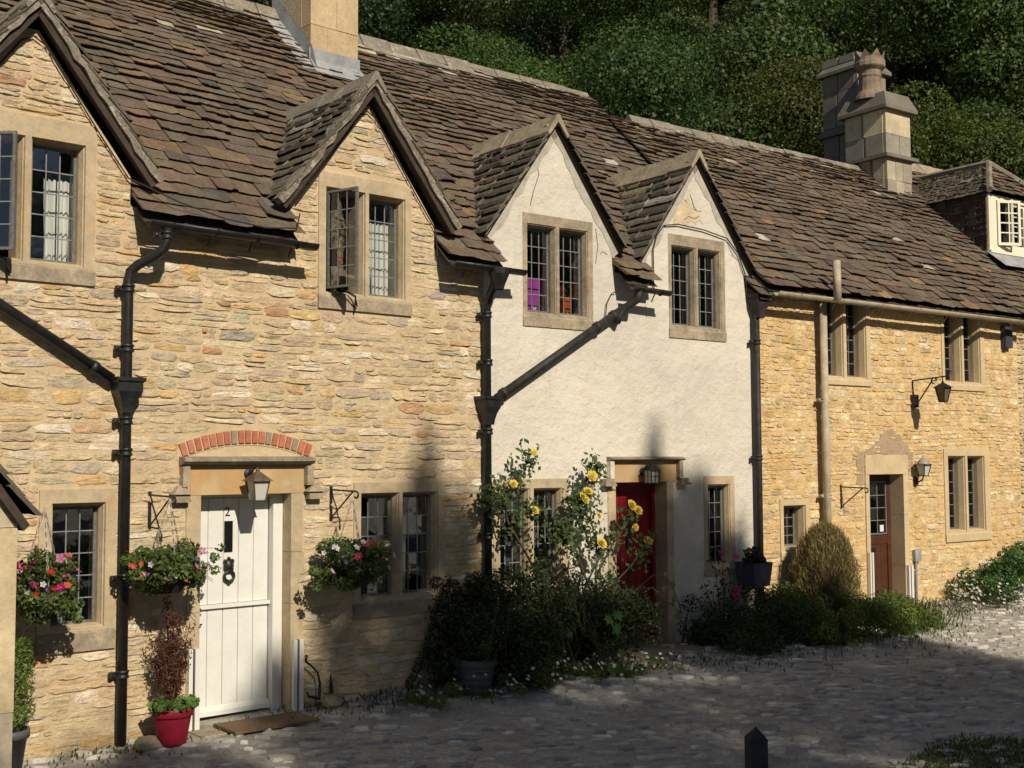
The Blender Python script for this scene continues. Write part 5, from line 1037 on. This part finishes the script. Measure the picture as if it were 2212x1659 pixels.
# arching sprays
m = MB(); tips = []
for i in range(44):
    s_ = g.uniform(-1.0, 1.25); b = Vector((s_ * .75, g.uniform(-.1, .3), g.uniform(.5, .95))); e = Vector((s_ * 1.12 + g.uniform(-.1, .1), -g.uniform(.15, .55), b.z - g.uniform(.1, .5))); mid = (b + e) / 2 + Vector((0, -.1, .18)); pts = [b.lerp(mid, t_) if t_ < 1 else mid.lerp(e, t_ - 1) for t_ in (0, .5, 1, 1.5, 2)]; m.tube(pts, .004, 4)
    for k_ in range(60): t_ = g.uniform(0, 2); p = b.lerp(mid, t_) if t_ < 1 else mid.lerp(e, t_ - 1); tips.append(p + Vector((g.uniform(-.03, .03), g.uniform(-.03, .03), g.uniform(-.03, .03))))
m.build('sprays', M['stem'], sb); C = np.array([tuple(p) for p in tips]); leaf_obj('spray_leaves', sb, C, .03, leaf_cols(len(C), (.045, .07, .024), 13, .4), asp=.55, seed=13)
# left creeper on the rubble corner
g = random.Random(14); cs = [(.0, 0, .1), (.1, 0, .3), (.15, .0, .55), (.05, 0, .8), (-.05, .0, .95), (-.25, 0, 1.02), (.25, 0, 1.0), (.2, 0, .75)]; bushy('creeper', 'dark red leaved shrub at the rubble corner behind the grey pot', FA, (-.55, -.22, gf(FA, -.5, -.2)), cs, [.16, .16, .15, .14, .10, .08, .12, .15], 3600, .034, (.035, .022, .018), 14, alt=(.035, .055, .02), p=.4)
cs, rs = [], []
for i in range(30): t_ = i / 29; cs.append((-.48 * t_, -.05, .02 + .98 * (1 - t_) ** 1.2)); rs.append(.04 + .02 * g.random())
bushy('trailing_ivy', 'thin trailing ivy strand sweeping left below the double window', FA, (-.60, -.10, .05), [(c[0], c[1], c[2] + .05) for c in cs], rs, 900, .03, (.03, .05, .018), 15, cat='ivy', stems=0)
zp_ = gf(FA, -.62, -.55)
pot('flower_pot', 'grey ribbed pot among daisies at the foot of the dark shrub', FA, (-.62, -.60, zp_), .20, .33, 'potgrey', ribs=4)
bushy('potted_shrub', 'lime green bushy plant in the grey ribbed pot', FA, (-.56, -.60, zp_ + .31), [(-.02, 0, .06), (.06, -.03, .1), (.1, 0, .06), (.05, 0, .18), (.02, -.06, .12)], [.07, .07, .07, .06, .07], 900, .03, (.17, .20, .03), 16, alt=(.10, .15, .03), p=.3, cat='plant', stems=4)
# vine leaves: maple-shaped blades
def vine_leaf(parent, p, s_, colr, out=(0, -1, .3)):
    o_ = [(0, -.1), (.28, -.32), (.30, -.05), (.62, .02), (.42, .22), (.52, .52), (.22, .46), (0, .85), (-.22, .46), (-.52, .52), (-.42, .22), (-.62, .02), (-.30, -.05), (-.28, -.32)]; m = MB(); m.add([(x * s_, z * s_, .06 * s_ * math.cos(x * 5)) for x, z in o_] + [(0, .15 * s_, .02)], [(i, (i + 1) % 14, 14) for i in range(14)], colr); ob = m.build('leaf', M['leaf'], parent)
    d = Vector(out) + Vector((U(-.4, .4), 0, U(-.3, .3))); ob.matrix_local = Matrix.Translation(p) @ d.normalized().to_track_quat('Z', 'Y').to_matrix().to_4x4() @ Matrix.Rotation(U(-2.6, -3.6) if U(0, 1) < .6 else U(-.5, .5), 4, 'Z')
t = thing('grape_vine', 'self-sown vine with broad lobed leaves low in front of the dark shrub', 'vine', FB, (.55, -.95, gb(.55, -.95)))
vp = [(.30, -.02, .62, .13), (.40, -.04, .66, .12), (.42, -.02, .52, .15), (.45, -.06, .22, .11), (.38, -.05, .10, .12), (.30, -.05, .12, .09), (-.2, .0, .5, .07)]
m = MB(); m.tube([(.3, .1, 0), (.34, .05, .3), (.38, .02, .66)], .005, 5); m.tube([(.3, .1, 0), (.4, .0, .2)], .004, 5); m.build('stem', M['stem'], t)
for x, y, z, s_ in vp: vine_leaf(t, (x, y, z), s_, (U(.08, .14), U(.16, .24), .05))
t = thing('vine_shoot', 'drooping vine shoot with pale leaves in front of the red door', 'vine', FB, (1.55, -.75, gb(1.5, -.75)))
m = MB(); m.tube([(.0, .2, .75), (.2, .05, .95), (.34, 0, .92), (.42, -.02, .78), (.50, -.02, .62), (.56, 0, .5)], .005, 5); m.build('stem', M['stem'], t)
for x, z, s_ in ((.30, .93, .07), (.28, .82, .09), (.40, .82, .08), (.42, .66, .10), (.50, .48, .11), (.38, .3, .07)): vine_leaf(t, (x, -.03, z), s_, (.20, .20, .08) if z > .7 else (.12, .2, .07))
# yellow climbing rose
YR = rose_mesh('yrose', (.80, .62, .10), .056); t = thing('yellow_rose', 'climbing yellow rose between the cream cottage window and the red door', 'rose', FB, (1.30, -.25, gb(1.3, -.25)))
br = [[(0, 0, 0), (-.02, -.02, .7), (.0, -.03, 1.2), (-.1, -.05, 1.55), (-.08, -.04, 1.95), (-.05, -.03, 2.18)], [(0, 0, .6), (-.3, -.04, 1.2), (-.5, -.06, 1.45), (-.62, -.05, 1.4)], [(-.05, 0, 1.2), (-.28, -.05, 1.62), (-.30, -.05, 1.85)], [(0, 0, .9), (.2, -.06, 1.25), (.38, -.08, 1.45), (.45, -.1, 1.62)], [(.1, 0, .7), (.45, -.08, 1.0), (.62, -.1, 1.2), (.68, -.1, 1.28)],
      [(-.7, .05, .9), (-1.2, -.02, 1.55), (-1.28, -.04, 1.85), (-1.0, -.05, 2.08), (-.95, -.06, 2.28)], [(-1.25, -.02, 1.6), (-1.4, -.04, 1.9), (-1.5, -.03, 1.75)], [(-1.2, 0, 1.4), (-1.05, -.05, 1.7), (-.85, -.05, 1.62)]]
m = MB(); tips = []
for b in br:
    m.tube(b, [.013 - .009 * i / (len(b) - 1) for i in range(len(b))], 6)
    for k_ in range(130 if b[-1][0] > .4 else 300 if b[0][0] > -.3 else 180):
        i = rnd.randrange(len(b) - 1); i = max(i, rnd.randrange(len(b) - 1)); p = Vector(b[i]).lerp(Vector(b[i + 1]), rnd.random()); tips.append(p + Vector((rnd.gauss(0, .075), rnd.gauss(0, .04) - .02, rnd.gauss(0, .07))))
m.build('stems', M['stem'], t, True); C = np.array([tuple(p) for p in tips]); leaf_obj('leaves', t, C, .062, leaf_cols(len(C), (.06, .095, .03), 21, .4), asp=.6, n_up=np.tile([[0, -1., .3]], (len(C), 1)), seed=21, flat=.5)
for x, z in ((-.95, 2.30), (-1.22, 1.98), (-.16, 2.05), (-.30, 1.83), (-.22, 1.88), (-.26, 1.80), (-.08, 1.62), (-.04, 1.32), (.40, 1.72), (.50, 1.66), (.46, 1.48), (.66, 1.32), (-.95, 1.70)): put_flower(t, YR, (x + .02, -.12, z - .05), (0, -1, .5), s=U(.8, 1.1))
# greenery right of the red door
g = random.Random(31); cs, rs = [], []
for i in range(90): s_ = g.uniform(0, 1.7); y = -g.uniform(.05, 1.15); cs.append((s_, y, g.uniform(.02, .50 * (1 - .3 * abs(y)) + .1 * (s_ > .7)))); rs.append(g.uniform(.10, .17))
bushy('garden_herbs', 'dark leafy herbs growing between the red door and the drainpipe', FB, (2.68, -.1, gb(3.2, -.5)), cs, rs, 19000, .036, (.055, .09, .025), 31, cat='plants', alt=(.03, .06, .03), p=.3, stems=30)
cs, rs = [], []
for i in range(110): s_ = g.uniform(-.55, 2.05); y = -g.uniform(.1, 1.45 - .15 * abs(s_)); cs.append((s_, y, g.uniform(.02, .52 - .14 * s_ * (s_ > 1) - .15 * (y < -1)))); rs.append(g.uniform(.10, .18))
bushy('garden_plants', 'bright green leafy plants spilling onto the lane below the golden bush', FC, (.05, -.1, gc(.8, -.6)), cs, rs, 24000, .038, (.10, .145, .032), 32, cat='plants', alt=(.12, .15, .035), p=.3, stems=30)
t = thing('pink_rose', 'pink rose bush beneath the small window right of the red door', 'rose', FB, (3.25, -.28, gb(3.2, -.3))); m = MB(); tips = []
for e in ((-.15, -.02, .95), (-.05, -.05, 1.0), (.12, -.05, .62), (.3, -.05, .92), (-.3, 0, .7), (.42, -.04, .5), (.02, -.03, .8)):
    m.tube([(0, 0, 0), (e[0] * .6, e[1], e[2] * .6), e], [.009, .006, .003], 5)
    for k_ in range(60): f_ = g.uniform(.35, 1.03); tips.append((e[0] * f_ + g.gauss(0, .05), e[1] + g.gauss(0, .04), e[2] * f_ + g.gauss(0, .05)))
m.build('stems', M['stem'], t); C = np.array(tips); leaf_obj('leaves', t, C, .045, leaf_cols(len(C), (.05, .075, .03), 33), asp=.6, seed=33)
PR_ = rose_mesh('prose', (.60, .10, .25), .045)
for p in ((.13, -.1, .52), (.16, -.08, .58), (.13, -.1, .98), (-.1, -.06, 1.02)): put_flower(t, PR_, p, (0, -1, .4))
t = thing('wall_planter', 'slate blue box planter fixed low on the cream wall by the drainpipe', 'planter', FB, (3.78, -.30, .76)); m = MB(); m.add([(-.13, -.12, 0), (.15, -.12, 0), (.15, .14, 0), (-.13, .14, 0), (-.16, -.15, .28), (.18, -.15, .28), (.18, .16, .28), (-.16, .16, .28)], [(3, 2, 1, 0), (0, 1, 5, 4), (1, 2, 6, 5), (2, 3, 7, 6), (3, 0, 4, 7)]); m.build('box', M['slateblue'], t); MB().box(-.14, .16, -.13, .14, .22, .25).build('soil', M['soil'], t); m = MB(); m.tube([(-.1, .05, 0), (-.22, .26, -.25)], .012, 6); m.tube([(.1, .05, 0), (.1, .28, -.15)], .012, 6); m.build('bracket', M['iron'], t)
bushy('planter_plant', 'dark round-leaved plant growing out of the blue wall planter', FB, (3.78, -.30, 1.0), [(-.1, 0, .05), (.0, -.05, .1), (.1, 0, .07), (.05, 0, .18), (-.08, 0, .16)], [.07, .07, .08, .05, .06], 420, .055, (.045, .05, .035), 34, cat='plant', asp=.85, stems=5)
# golden clipped bush (fine upright twigs)
t = thing('golden_bush', 'egg-shaped straw coloured bush in front of the buff soil pipe', 'bush', FC, (.60, -.50, gc(.6, -.5))); n_ = 22000; zn = rng.uniform(-1, 1, n_); a_ = rng.uniform(0, 6.283, n_); q = .365 * np.sqrt(1 - np.abs(zn) ** 2.4) * (1 + .07 * np.sin(a_ * 5 + zn * 4) + .05 * np.sin(a_ * 9 - zn * 7)) * rng.uniform(.70, 1.10, n_); C = np.c_[q * np.cos(a_), q * np.sin(a_), .58 + .70 * zn * rng.uniform(.9, 1.05, n_)]; C = C[C[:, 2] > .05]
a_ = np.c_[(C[:, :2]) * .5, np.ones(len(C)) * 1.0] + rng.normal(size=(len(C), 3)) * .22; a_ /= np.linalg.norm(a_, axis=1, keepdims=True); b_ = np.cross(a_, rng.normal(size=(len(C), 3))); b_ /= np.linalg.norm(b_, axis=1, keepdims=True); L_ = rng.uniform(.03, .12, len(C))[:, None]; V_ = np.stack([C - a_ * L_ * .5, C + b_ * .004, C + a_ * L_ * .5, C - b_ * .004], 1).reshape(-1, 3)
link('twigs', mesh_np('twigs', V_, np.arange(len(V_)).reshape(-1, 4), leaf_cols(len(C), (.29, .21, .095), 41, .5, (.13, .14, .045), .42), M['leaf']), t); m = MB()
for i in range(14): m.tube([(U(-.05, .05), U(-.05, .05), 0), (U(-.3, .3), U(-.3, .3), U(.5, .9))], .008, 5)
m.lathe([(.05, .05), (.2, .15), (.28, .5), (.23, .85), (.08, 1.08), (.001, 1.1)], n=14, c=(.05, .04, .02)); m.build('stems', M['stem'], t)
# daisies
DZ = flower_mesh('daisy', (.80, .78, .74), .020, 8, .15, (.7, .5, .05))
def daisies(label, F, at, s0, s1, y0, y1, h, n, nleaf, seed, base, dens_front=True):
    t = thing('daisy_patch', label, 'daisies', F, at, 'daisy patches at the wall foot'); g = random.Random(seed); cs = [(g.uniform(s0, s1), g.uniform(y0, y1), g.uniform(.0, h * .8)) for _ in range(70)]; cs = [(x, y, z * (1 - .5 * abs(2 * (x - s0) / (s1 - s0) - 1) ** 2)) for x, y, z in cs]
    C, d = puffs(nleaf, cs, [.09] * 70, seed, .4); C[:, 2] = np.maximum(C[:, 2], .005); leaf_obj('foliage', t, C, .03, leaf_cols(nleaf, base, seed, .4), n_up=d, asp=.35, seed=seed, flat=.3)
    for i in range(n): c = g.choice(cs); put_flower(t, DZ, (c[0] + g.gauss(0, .07), c[1] - abs(g.gauss(0, .08)), max(.03, c[2] + abs(g.gauss(.05, .06)))), (0, -.7, .8), name='flower')
    return t
daisies('white daisy mat at the foot of the dark shrub and grey pot', FB, (0, 0, .06), -1.35, 1.7, -1.2, -.6,   .20, 120, 9000, 51, (.10, .14, .03))
daisies('mound of white daisies right of the brown door', FC, (0, 0, gc(3.6, -.5)), 3.0, 4.6, -.95, -.15, .34, 230, 5200, 52, (.07, .09, .035))
cs, rs = [], []; g = random.Random(55)
for i in range(34): s_ = g.uniform(3.75, 6.4); cs.append((s_ - 4.6, -g.uniform(.1, .7), g.uniform(.05, .62 - .1 * (s_ < 4.1)))); rs.append(g.uniform(.13, .2))
bushy('green_bush', 'dense green bush at the right edge against the honey cottage', FC, (4.6, -.05, gc(4.8, -.3)), cs, rs, 9000, .045, (.055, .125, .035), 55, alt=(.09, .16, .05), p=.3, asp=.7, stems=12)
# weeds along the wall foot and grass tufts
def tufts(name, label, F, spots, n, seed, base, kind='stuff'):
    g = np.random.default_rng(seed); C, A = [], []
    for (s_, y, r_, h) in spots:
        k_ = int(n * r_); p = np.c_[s_ + g.normal(size=k_) * r_, y + g.normal(size=k_) * r_ * .5, np.zeros(k_)]; w = [F.w(*q) for q in p]; hh = h * g.uniform(.4, 1.1, k_)
        for q, h_ in zip(w, hh): C.append((q.x, q.y, gz(q.x, q.y) + .0)); A.append(h_)
    C = np.array(C); A = np.array(A)[:, None]; nn = len(C); lean = np.c_[g.normal(size=(nn, 2)) * .35, np.ones(nn)]; side = np.c_[g.normal(size=(nn, 2)), np.zeros(nn)]; side /= np.linalg.norm(side, axis=1, keepdims=True); tip = C + lean * A; mid = C + lean * A * .45; wd = .006 + .03 * A
    V_ = np.stack([C, mid + side * wd, tip, mid - side * wd], 1).reshape(-1, 3); o = link(name, mesh_np(name, V_, np.arange(4 * nn).reshape(-1, 4), leaf_cols(nn, base, seed, .45), M['leaf'])); tag(o, label, 'weeds', kind=kind); return o
tufts('weeds', 'low weeds and grass along the foot of the rubble wall', FA, [(-4.3, -.15, .5, .05), (-2.0, -.15, .4, .06), (-1.2, -.2, .55, .08), (-.9, -.4, .5, .09), (-3.9, -.2, .3, .05)], 420, 61, (.07, .09, .025))
tufts('weeds', 'grass and weeds in front of the cream and honey cottages', FC, [(-2.4, -.9, .5, .06), (-1.5, -1.3, .6, .06), (.5, -1.4, .8, .09), (2.0, -.9, .5, .14), (2.45, -.45, .25, .22), (4.4, -1.0, .8, .06), (1.3, -1.3, .5, .10)], 420, 62, (.08, .11, .03))

# ------------------------------------------------------------------ lane stones, grass verge, bollard
lst = []; g = random.Random(77); PALC = [((.48, .455, .405), 6), ((.42, .395, .35), 5), ((.58, .55, .49), 2.5), ((.34, .32, .28), 3)]
tries = 0; grid = {}
while len(lst) < 1700 and tries < 26000:
    tries += 1; Y = 7.6 + 11.5 * g.random() ** 1.15; X = g.uniform(-.44, .46) * Y + g.uniform(-.5, .5)
    p = Vector((X, Y, 0)); la = FA.M.inverted() @ p; lb = FB.M.inverted() @ p; lc = FC.M.inverted() @ p
    if (la.x < 0 and la.y > -.06) or (0 <= lb.x < 4.27 and lb.y > -.1 and la.x > -.2) or (lc.x > -.1 and lc.y > -.1): continue
    if la.x < 0 and -3.45 < la.x < -2.05 and la.y > -.42: continue
    w_ = g.uniform(.07, .24) * (1 + .4 * (g.random() < .12)); key = (int(X / .20), int(Y / .14))
    if grid.get(key, 0) >= 1: continue
    grid[key] = 1; a_ = g.uniform(-.4, .4) + .1; l_ = w_ * g.uniform(.35, .7); h = g.uniform(.008, .030)
    c = g.choices([q for q, _ in PALC], [q for _, q in PALC])[0]; gg = g.uniform(.8, 1.2); lst.append((g.randrange(12), mat4((w_ * math.cos(a_), w_ * math.sin(a_), 0), (-l_ * math.sin(a_), l_ * math.cos(a_), 0), (0, 0, h), (X, Y, gz(X, Y) + .001)), tuple(q * gg for q in c)))
pieces(lst, 'cobble', 'cobble', M['cobble'], lane, Matrix.Identity(4), 300)
gr = np.random.default_rng(8); P_ = []
while len(P_) < 42000:
    X, Y = gr.uniform(1.9, 6.5), gr.uniform(7.6, 11.0)
    if Y < 9.05 + (X - 2.35) * .60 + .18 * math.sin(X * 4) + gr.normal() * .06: P_.append((X, Y, gz(X, Y)))
P_ = np.array(P_); nn = len(P_); A = gr.uniform(.015, .05, nn)[:, None]; lean = np.c_[gr.normal(size=(nn, 2)) * .5, np.ones(nn)]; side = np.c_[gr.normal(size=(nn, 2)), np.zeros(nn)]; side /= np.linalg.norm(side, axis=1, keepdims=True)
V_ = np.stack([P_, P_ + lean * A * .5 + side * .006, P_ + lean * A, P_ + lean * A * .5 - side * .006], 1).reshape(-1, 3)
tag(link('grass_verge', mesh_np('grass_verge', V_, np.arange(4 * nn).reshape(-1, 4), leaf_cols(nn, (.10, .13, .03), 8, .4), M['leaf'])), 'dark mown grass at the lower right corner', 'grass', kind='stuff')
t = thing('bollard', 'short dark wooden post with a pointed top on the lane', 'bollard', None, (1.555, 7.85, gz(1.5, 7.85) - .02), rz=RAD(8)); m = MB(); w_ = .058; h = .62
m.add([(sx * w_, sy * w_, z) for z in (0, h) for sx, sy in ((-1, -1), (1, -1), (1, 1), (-1, 1))], [(i, (i + 1) % 4, 4 + (i + 1) % 4, 4 + i) for i in range(4)]); m.build('shaft', M['post'], t)
m = MB(); m.add([(sx * w_, sy * w_, h + .001) for sx, sy in ((-1, -1), (1, -1), (1, 1), (-1, 1))] + [(0, 0, h + .075)], [(0, 1, 4), (1, 2, 4), (2, 3, 4), (3, 0, 4)]); m.build('pointed_top', M['post'], t)

# ------------------------------------------------------------------ trees
def crown_mesh(name, seed, n, leaf, npuff, pr, ell, base, alt=None, p=.1, asp=.6):
    g = np.random.default_rng(seed); cs, rs = [], []
    for i in range(npuff):
        d = g.normal(size=3); d /= np.linalg.norm(d); q = g.uniform(.3, 1.15) ** .5; r_ = g.uniform(*pr)
        cs.append(d * q * (np.array(ell) - r_ * .6)); rs.append(r_)
    C, dn = puffs(n, cs, rs, seed + 1, .74, .72); V, Fq, c = leaf_geo(C, leaf, leaf_cols(n, base, seed, .38, alt, p), dn, asp, seed, .4)
    # clump tint: each puff slightly its own green
    return mesh_np(name, V, Fq, c, M['leaf'])
CR = [crown_mesh('crown', 301, 100000, .105, 26, (1.0, 2.0), (4.2, 4.2, 4.6), (.050, .075, .018)),
      crown_mesh('crown', 311, 90000, .12, 24, (1.0, 2.0), (4.4, 4.4, 4.8), (.046, .078, .02), (.17, .16, .08), .05),
      crown_mesh('crown', 321, 100000, .10, 34, (.8, 1.6), (3.9, 3.9, 5.0), (.055, .070, .016)),
      crown_mesh('crown', 331, 90000, .11, 26, (.9, 1.9), (4.5, 4.5, 4.0), (.036, .062, .018))]
TR = []
def trunk_mesh(seed):
    g = random.Random(seed); m = MB(); m.tube([(0, 0, -6), (g.uniform(-.2, .2), 0, -3), (g.uniform(-.3, .3), g.uniform(-.3, .3), 0), (g.uniform(-.5, .5), 0, 2.6)], [.35, .28, .2, .08], 9)
    for i in range(7): a_ = g.uniform(0, 6.3); z = g.uniform(-3, 1); m.tube([(0, 0, z), (1.4 * math.cos(a_), 1.4 * math.sin(a_), z + 1.2), (2.9 * math.cos(a_), 2.9 * math.sin(a_), z + 2.2)], [.12, .08, .03], 6)
    o = m.build('trunk', M['bark']); me = o.data; bpy.data.objects.remove(o); return me
TK = [trunk_mesh(s_) for s_ in (1, 2, 3)]
def hz_at(y): return float(np.interp(y, hy, hz))
def tree(label, X, Y, cz, k_, sc_=1.0, tint=(1, 1, 1), group='trees on the hillside'):
    t = thing('hillside_tree', label, 'tree', None, (X, Y, hz_at(Y)), group, rz=U(0, 6.3)); h = cz - hz_at(Y)
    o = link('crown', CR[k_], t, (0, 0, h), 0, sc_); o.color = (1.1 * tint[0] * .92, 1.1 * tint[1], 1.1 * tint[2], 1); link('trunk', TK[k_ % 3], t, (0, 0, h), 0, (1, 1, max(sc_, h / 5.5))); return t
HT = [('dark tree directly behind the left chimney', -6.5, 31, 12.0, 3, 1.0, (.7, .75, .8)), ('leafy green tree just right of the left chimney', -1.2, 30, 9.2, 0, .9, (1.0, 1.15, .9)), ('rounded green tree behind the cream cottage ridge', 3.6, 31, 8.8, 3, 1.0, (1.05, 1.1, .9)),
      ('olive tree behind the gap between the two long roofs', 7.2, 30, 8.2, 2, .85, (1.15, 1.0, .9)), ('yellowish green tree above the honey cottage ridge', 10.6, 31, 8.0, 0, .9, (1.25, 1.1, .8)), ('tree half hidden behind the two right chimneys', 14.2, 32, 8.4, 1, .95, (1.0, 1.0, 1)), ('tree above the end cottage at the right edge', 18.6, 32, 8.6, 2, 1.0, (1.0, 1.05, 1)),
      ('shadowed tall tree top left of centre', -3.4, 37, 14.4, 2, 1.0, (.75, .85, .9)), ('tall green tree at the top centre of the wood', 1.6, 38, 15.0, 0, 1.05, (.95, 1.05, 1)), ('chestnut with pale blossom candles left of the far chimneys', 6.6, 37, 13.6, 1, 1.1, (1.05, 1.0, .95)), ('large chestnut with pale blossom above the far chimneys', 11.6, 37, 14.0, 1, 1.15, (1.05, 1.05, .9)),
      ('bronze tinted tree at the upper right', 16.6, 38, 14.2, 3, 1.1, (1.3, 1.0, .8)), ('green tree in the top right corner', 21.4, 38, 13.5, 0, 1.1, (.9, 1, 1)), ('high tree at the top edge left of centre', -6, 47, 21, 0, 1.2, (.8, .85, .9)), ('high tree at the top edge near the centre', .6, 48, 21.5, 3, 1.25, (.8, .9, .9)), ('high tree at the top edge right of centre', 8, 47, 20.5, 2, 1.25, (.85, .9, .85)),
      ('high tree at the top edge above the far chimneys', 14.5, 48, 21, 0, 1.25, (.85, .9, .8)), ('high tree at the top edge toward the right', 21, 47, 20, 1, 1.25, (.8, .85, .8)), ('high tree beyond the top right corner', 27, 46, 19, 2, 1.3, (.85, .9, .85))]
HT += [('dark-tinted green tree closing the gap above the far chimneys at the top edge', 11.4, 56, 23.5, 3, 1.4, (.8, .85, .8)), ('dark-tinted green tree closing the gap at the top edge right of centre', 5.0, 56, 24, 0, 1.4, (.8, .85, .8))]
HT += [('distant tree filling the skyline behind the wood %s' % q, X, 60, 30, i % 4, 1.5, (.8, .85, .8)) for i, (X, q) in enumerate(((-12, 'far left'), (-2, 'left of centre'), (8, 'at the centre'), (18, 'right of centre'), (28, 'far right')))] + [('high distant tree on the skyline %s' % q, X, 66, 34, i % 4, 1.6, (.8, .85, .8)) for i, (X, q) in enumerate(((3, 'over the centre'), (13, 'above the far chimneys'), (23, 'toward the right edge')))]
for lab, X, Y, cz, k_, s_, tint in HT: tree(lab, X, Y, cz, k_, s_, tint)  # rear rows tinted darker: gloom of the upper wood put into crown colour
# dense undergrowth on the slope, one mass
g = np.random.default_rng(91); n_ = 60000; Xw = g.uniform(-22, 42, n_); Yw = g.uniform(29, 62, n_); Zw = np.interp(Yw, hy, hz) + g.uniform(0, 4.0, n_) * (.5 + .5 * np.sin(Xw * .9 + Yw * .7)) ; V, Fq, c = leaf_geo(np.c_[Xw, Yw, Zw], .42, leaf_cols(n_, (.018, .028, .009), 91, .4), np.tile([[0, -.7, .7]], (n_, 1)), .7, 91, .3)
tag(link('undergrowth', mesh_np('undergrowth', V, Fq, c, M['leaf'])), 'dark undergrowth filling the wooded slope between the trees', 'undergrowth', kind='stuff')

# trees across the lane behind the viewer: their shade lies on the lane and the lower walls
LAT = Vector((.880, .474)); TANE = math.tan(SUN_EL)
def shade_tree(label, w, zs, prof, n, seed, sd_=15.0, leaf=.20):
    """w: position across the sun's direction; zs: height its shadow reaches on the fronts; prof: (metres below top, radius)"""
    wall_sd = -10.0 - .175 * (w - 1); H = zs + TANE * (sd_ - wall_sd); P = LAT * w + SUN_H * sd_; zb = gz(P.x, P.y)
    t = thing('lane_tree', label, 'tree', None, (P.x, P.y, zb), 'tall trees across the lane'); top = H - zb; g = np.random.default_rng(seed); ds = [q[0] for q in prof]; rr = [q[1] for q in prof]
    u = g.random(n); w8 = np.interp(np.linspace(0, 1, 200), np.array(ds) / ds[-1], rr) ** 1.0 + .05; cdf = np.cumsum(w8) / w8.sum(); dd = np.interp(u, cdf, np.linspace(0, 1, 200)) * ds[-1]; r_ = np.interp(dd, ds, rr); a_ = g.uniform(0, 6.283, n)
    lob = 1 + .30 * np.sin(a_ * 3 + dd * 2.2) + .25 * np.sin(a_ * 4 - dd * 5.7 + seed); q = r_ * np.sqrt(g.uniform(.02, 1, n)) * lob; C = np.c_[q * np.cos(a_), q * np.sin(a_), top - dd + g.normal(size=n) * .08]
    leaf_obj('crown', t, C, leaf, leaf_cols(n, (.04, .065, .02), seed, .4), asp=.6, seed=seed); m = MB(); m.tube([(0, 0, 0), (0, 0, top * .5), (0, 0, top - .3)], [.28, .18, .03], 8)
    for i in range(9): b = U(0, 6.3); z = top * U(.4, .9); e = min(1.6, np.interp(top - z, ds, rr)); m.tube([(0, 0, z), (e * math.cos(b), e * math.sin(b), z + .6)], [.07, .02], 6)
    m.build('trunk', M['bark'], t)
CON = lambda k_: [(0, .05), (.5, .32 * k_), (1.2, .72 * k_), (2.5, 1.05 * k_), (5, 1.5 * k_), (11, 2.1 * k_)]
RND = lambda r_: [(0, .1), (.25, .5 * r_), (.7, .8 * r_), (1.6, r_), (4, r_ * 1.15), (10, r_ * 1.1)]
shade_tree('broad tree across the lane whose shade stops at the left window', .2, -.25, RND(1.7), 9000, 401)
shade_tree('broad tree across the lane shading the ground by the red pot', 2.0, -.12, RND(1.2), 9000, 402)
shade_tree('low tree across the lane shading the foot of the white door', 3.40, .70, RND(.55), 4200, 403)
shade_tree('slender open tree across the lane dappling the wall right of the white door', 4.0, 1.35, RND(.48), 2000, 414)
shade_tree('pointed conifer across the lane shading the double window', 5.0, 2.75, CON(1.0), 9000, 404)
shade_tree('rounded tree across the lane shading the dark shrub', 6.55, 1.0, RND(1.1), 5200, 405)
shade_tree('tall pointed conifer across the lane shading the red door', 8.15, 2.85, CON(.75), 8000, 406)
shade_tree('bushy conifer across the lane shading the small window', 8.95, 2.35, CON(1.0), 8000, 407)
shade_tree('stout conifer across the lane shading the blue planter', 9.55, 1.75, CON(.8), 7000, 408)
shade_tree('small tree across the lane ending the shade at the golden bush', 10.45, .45, RND(.62), 6000, 409)
shade_tree('narrow leafy tree across the lane, left of the pointed conifer', 4.60, 2.05, RND(.5), 3900, 411)
shade_tree('narrow leafy tree across the lane, right of the pointed conifer', 5.42, 2.20, RND(.42), 3200, 412)
shade_tree('narrow leafy tree across the lane, between the tall conifers', 8.70, 2.35, RND(.6), 3800, 413)
shade_tree('broad tree across the lane behind the viewer on the left', -3.0, -.4, RND(2.2), 9000, 410)

for i, (X, Y, k_, lab) in enumerate(((19, 12, 0, 'unseen tree beyond the far end of the lane, nearest the cottages'), (21, 4, 1, 'unseen tree across the lane level with the right-hand cottages'), (22, -4, 3, 'unseen tree across the lane to the right behind the viewer'), (26, 19, 2, 'unseen tree beyond the end cottage down the lane'), (30, 9, 3, 'large unseen tree far down the lane on the right'))):
    t = thing('lane_tree', lab, 'tree', None, (X, Y, gz(X, Y)), 'tall trees across the lane', rz=i); link('crown', CR[k_], t, (0, 0, 6.5), 0, 1.35).color = (.9, .95, .9, 1); link('trunk', TK[i % 3], t, (0, 0, 6.5), 0, (1, 1, 1.1))  # unseen trees added so the window panes reflect dark foliage, not sky
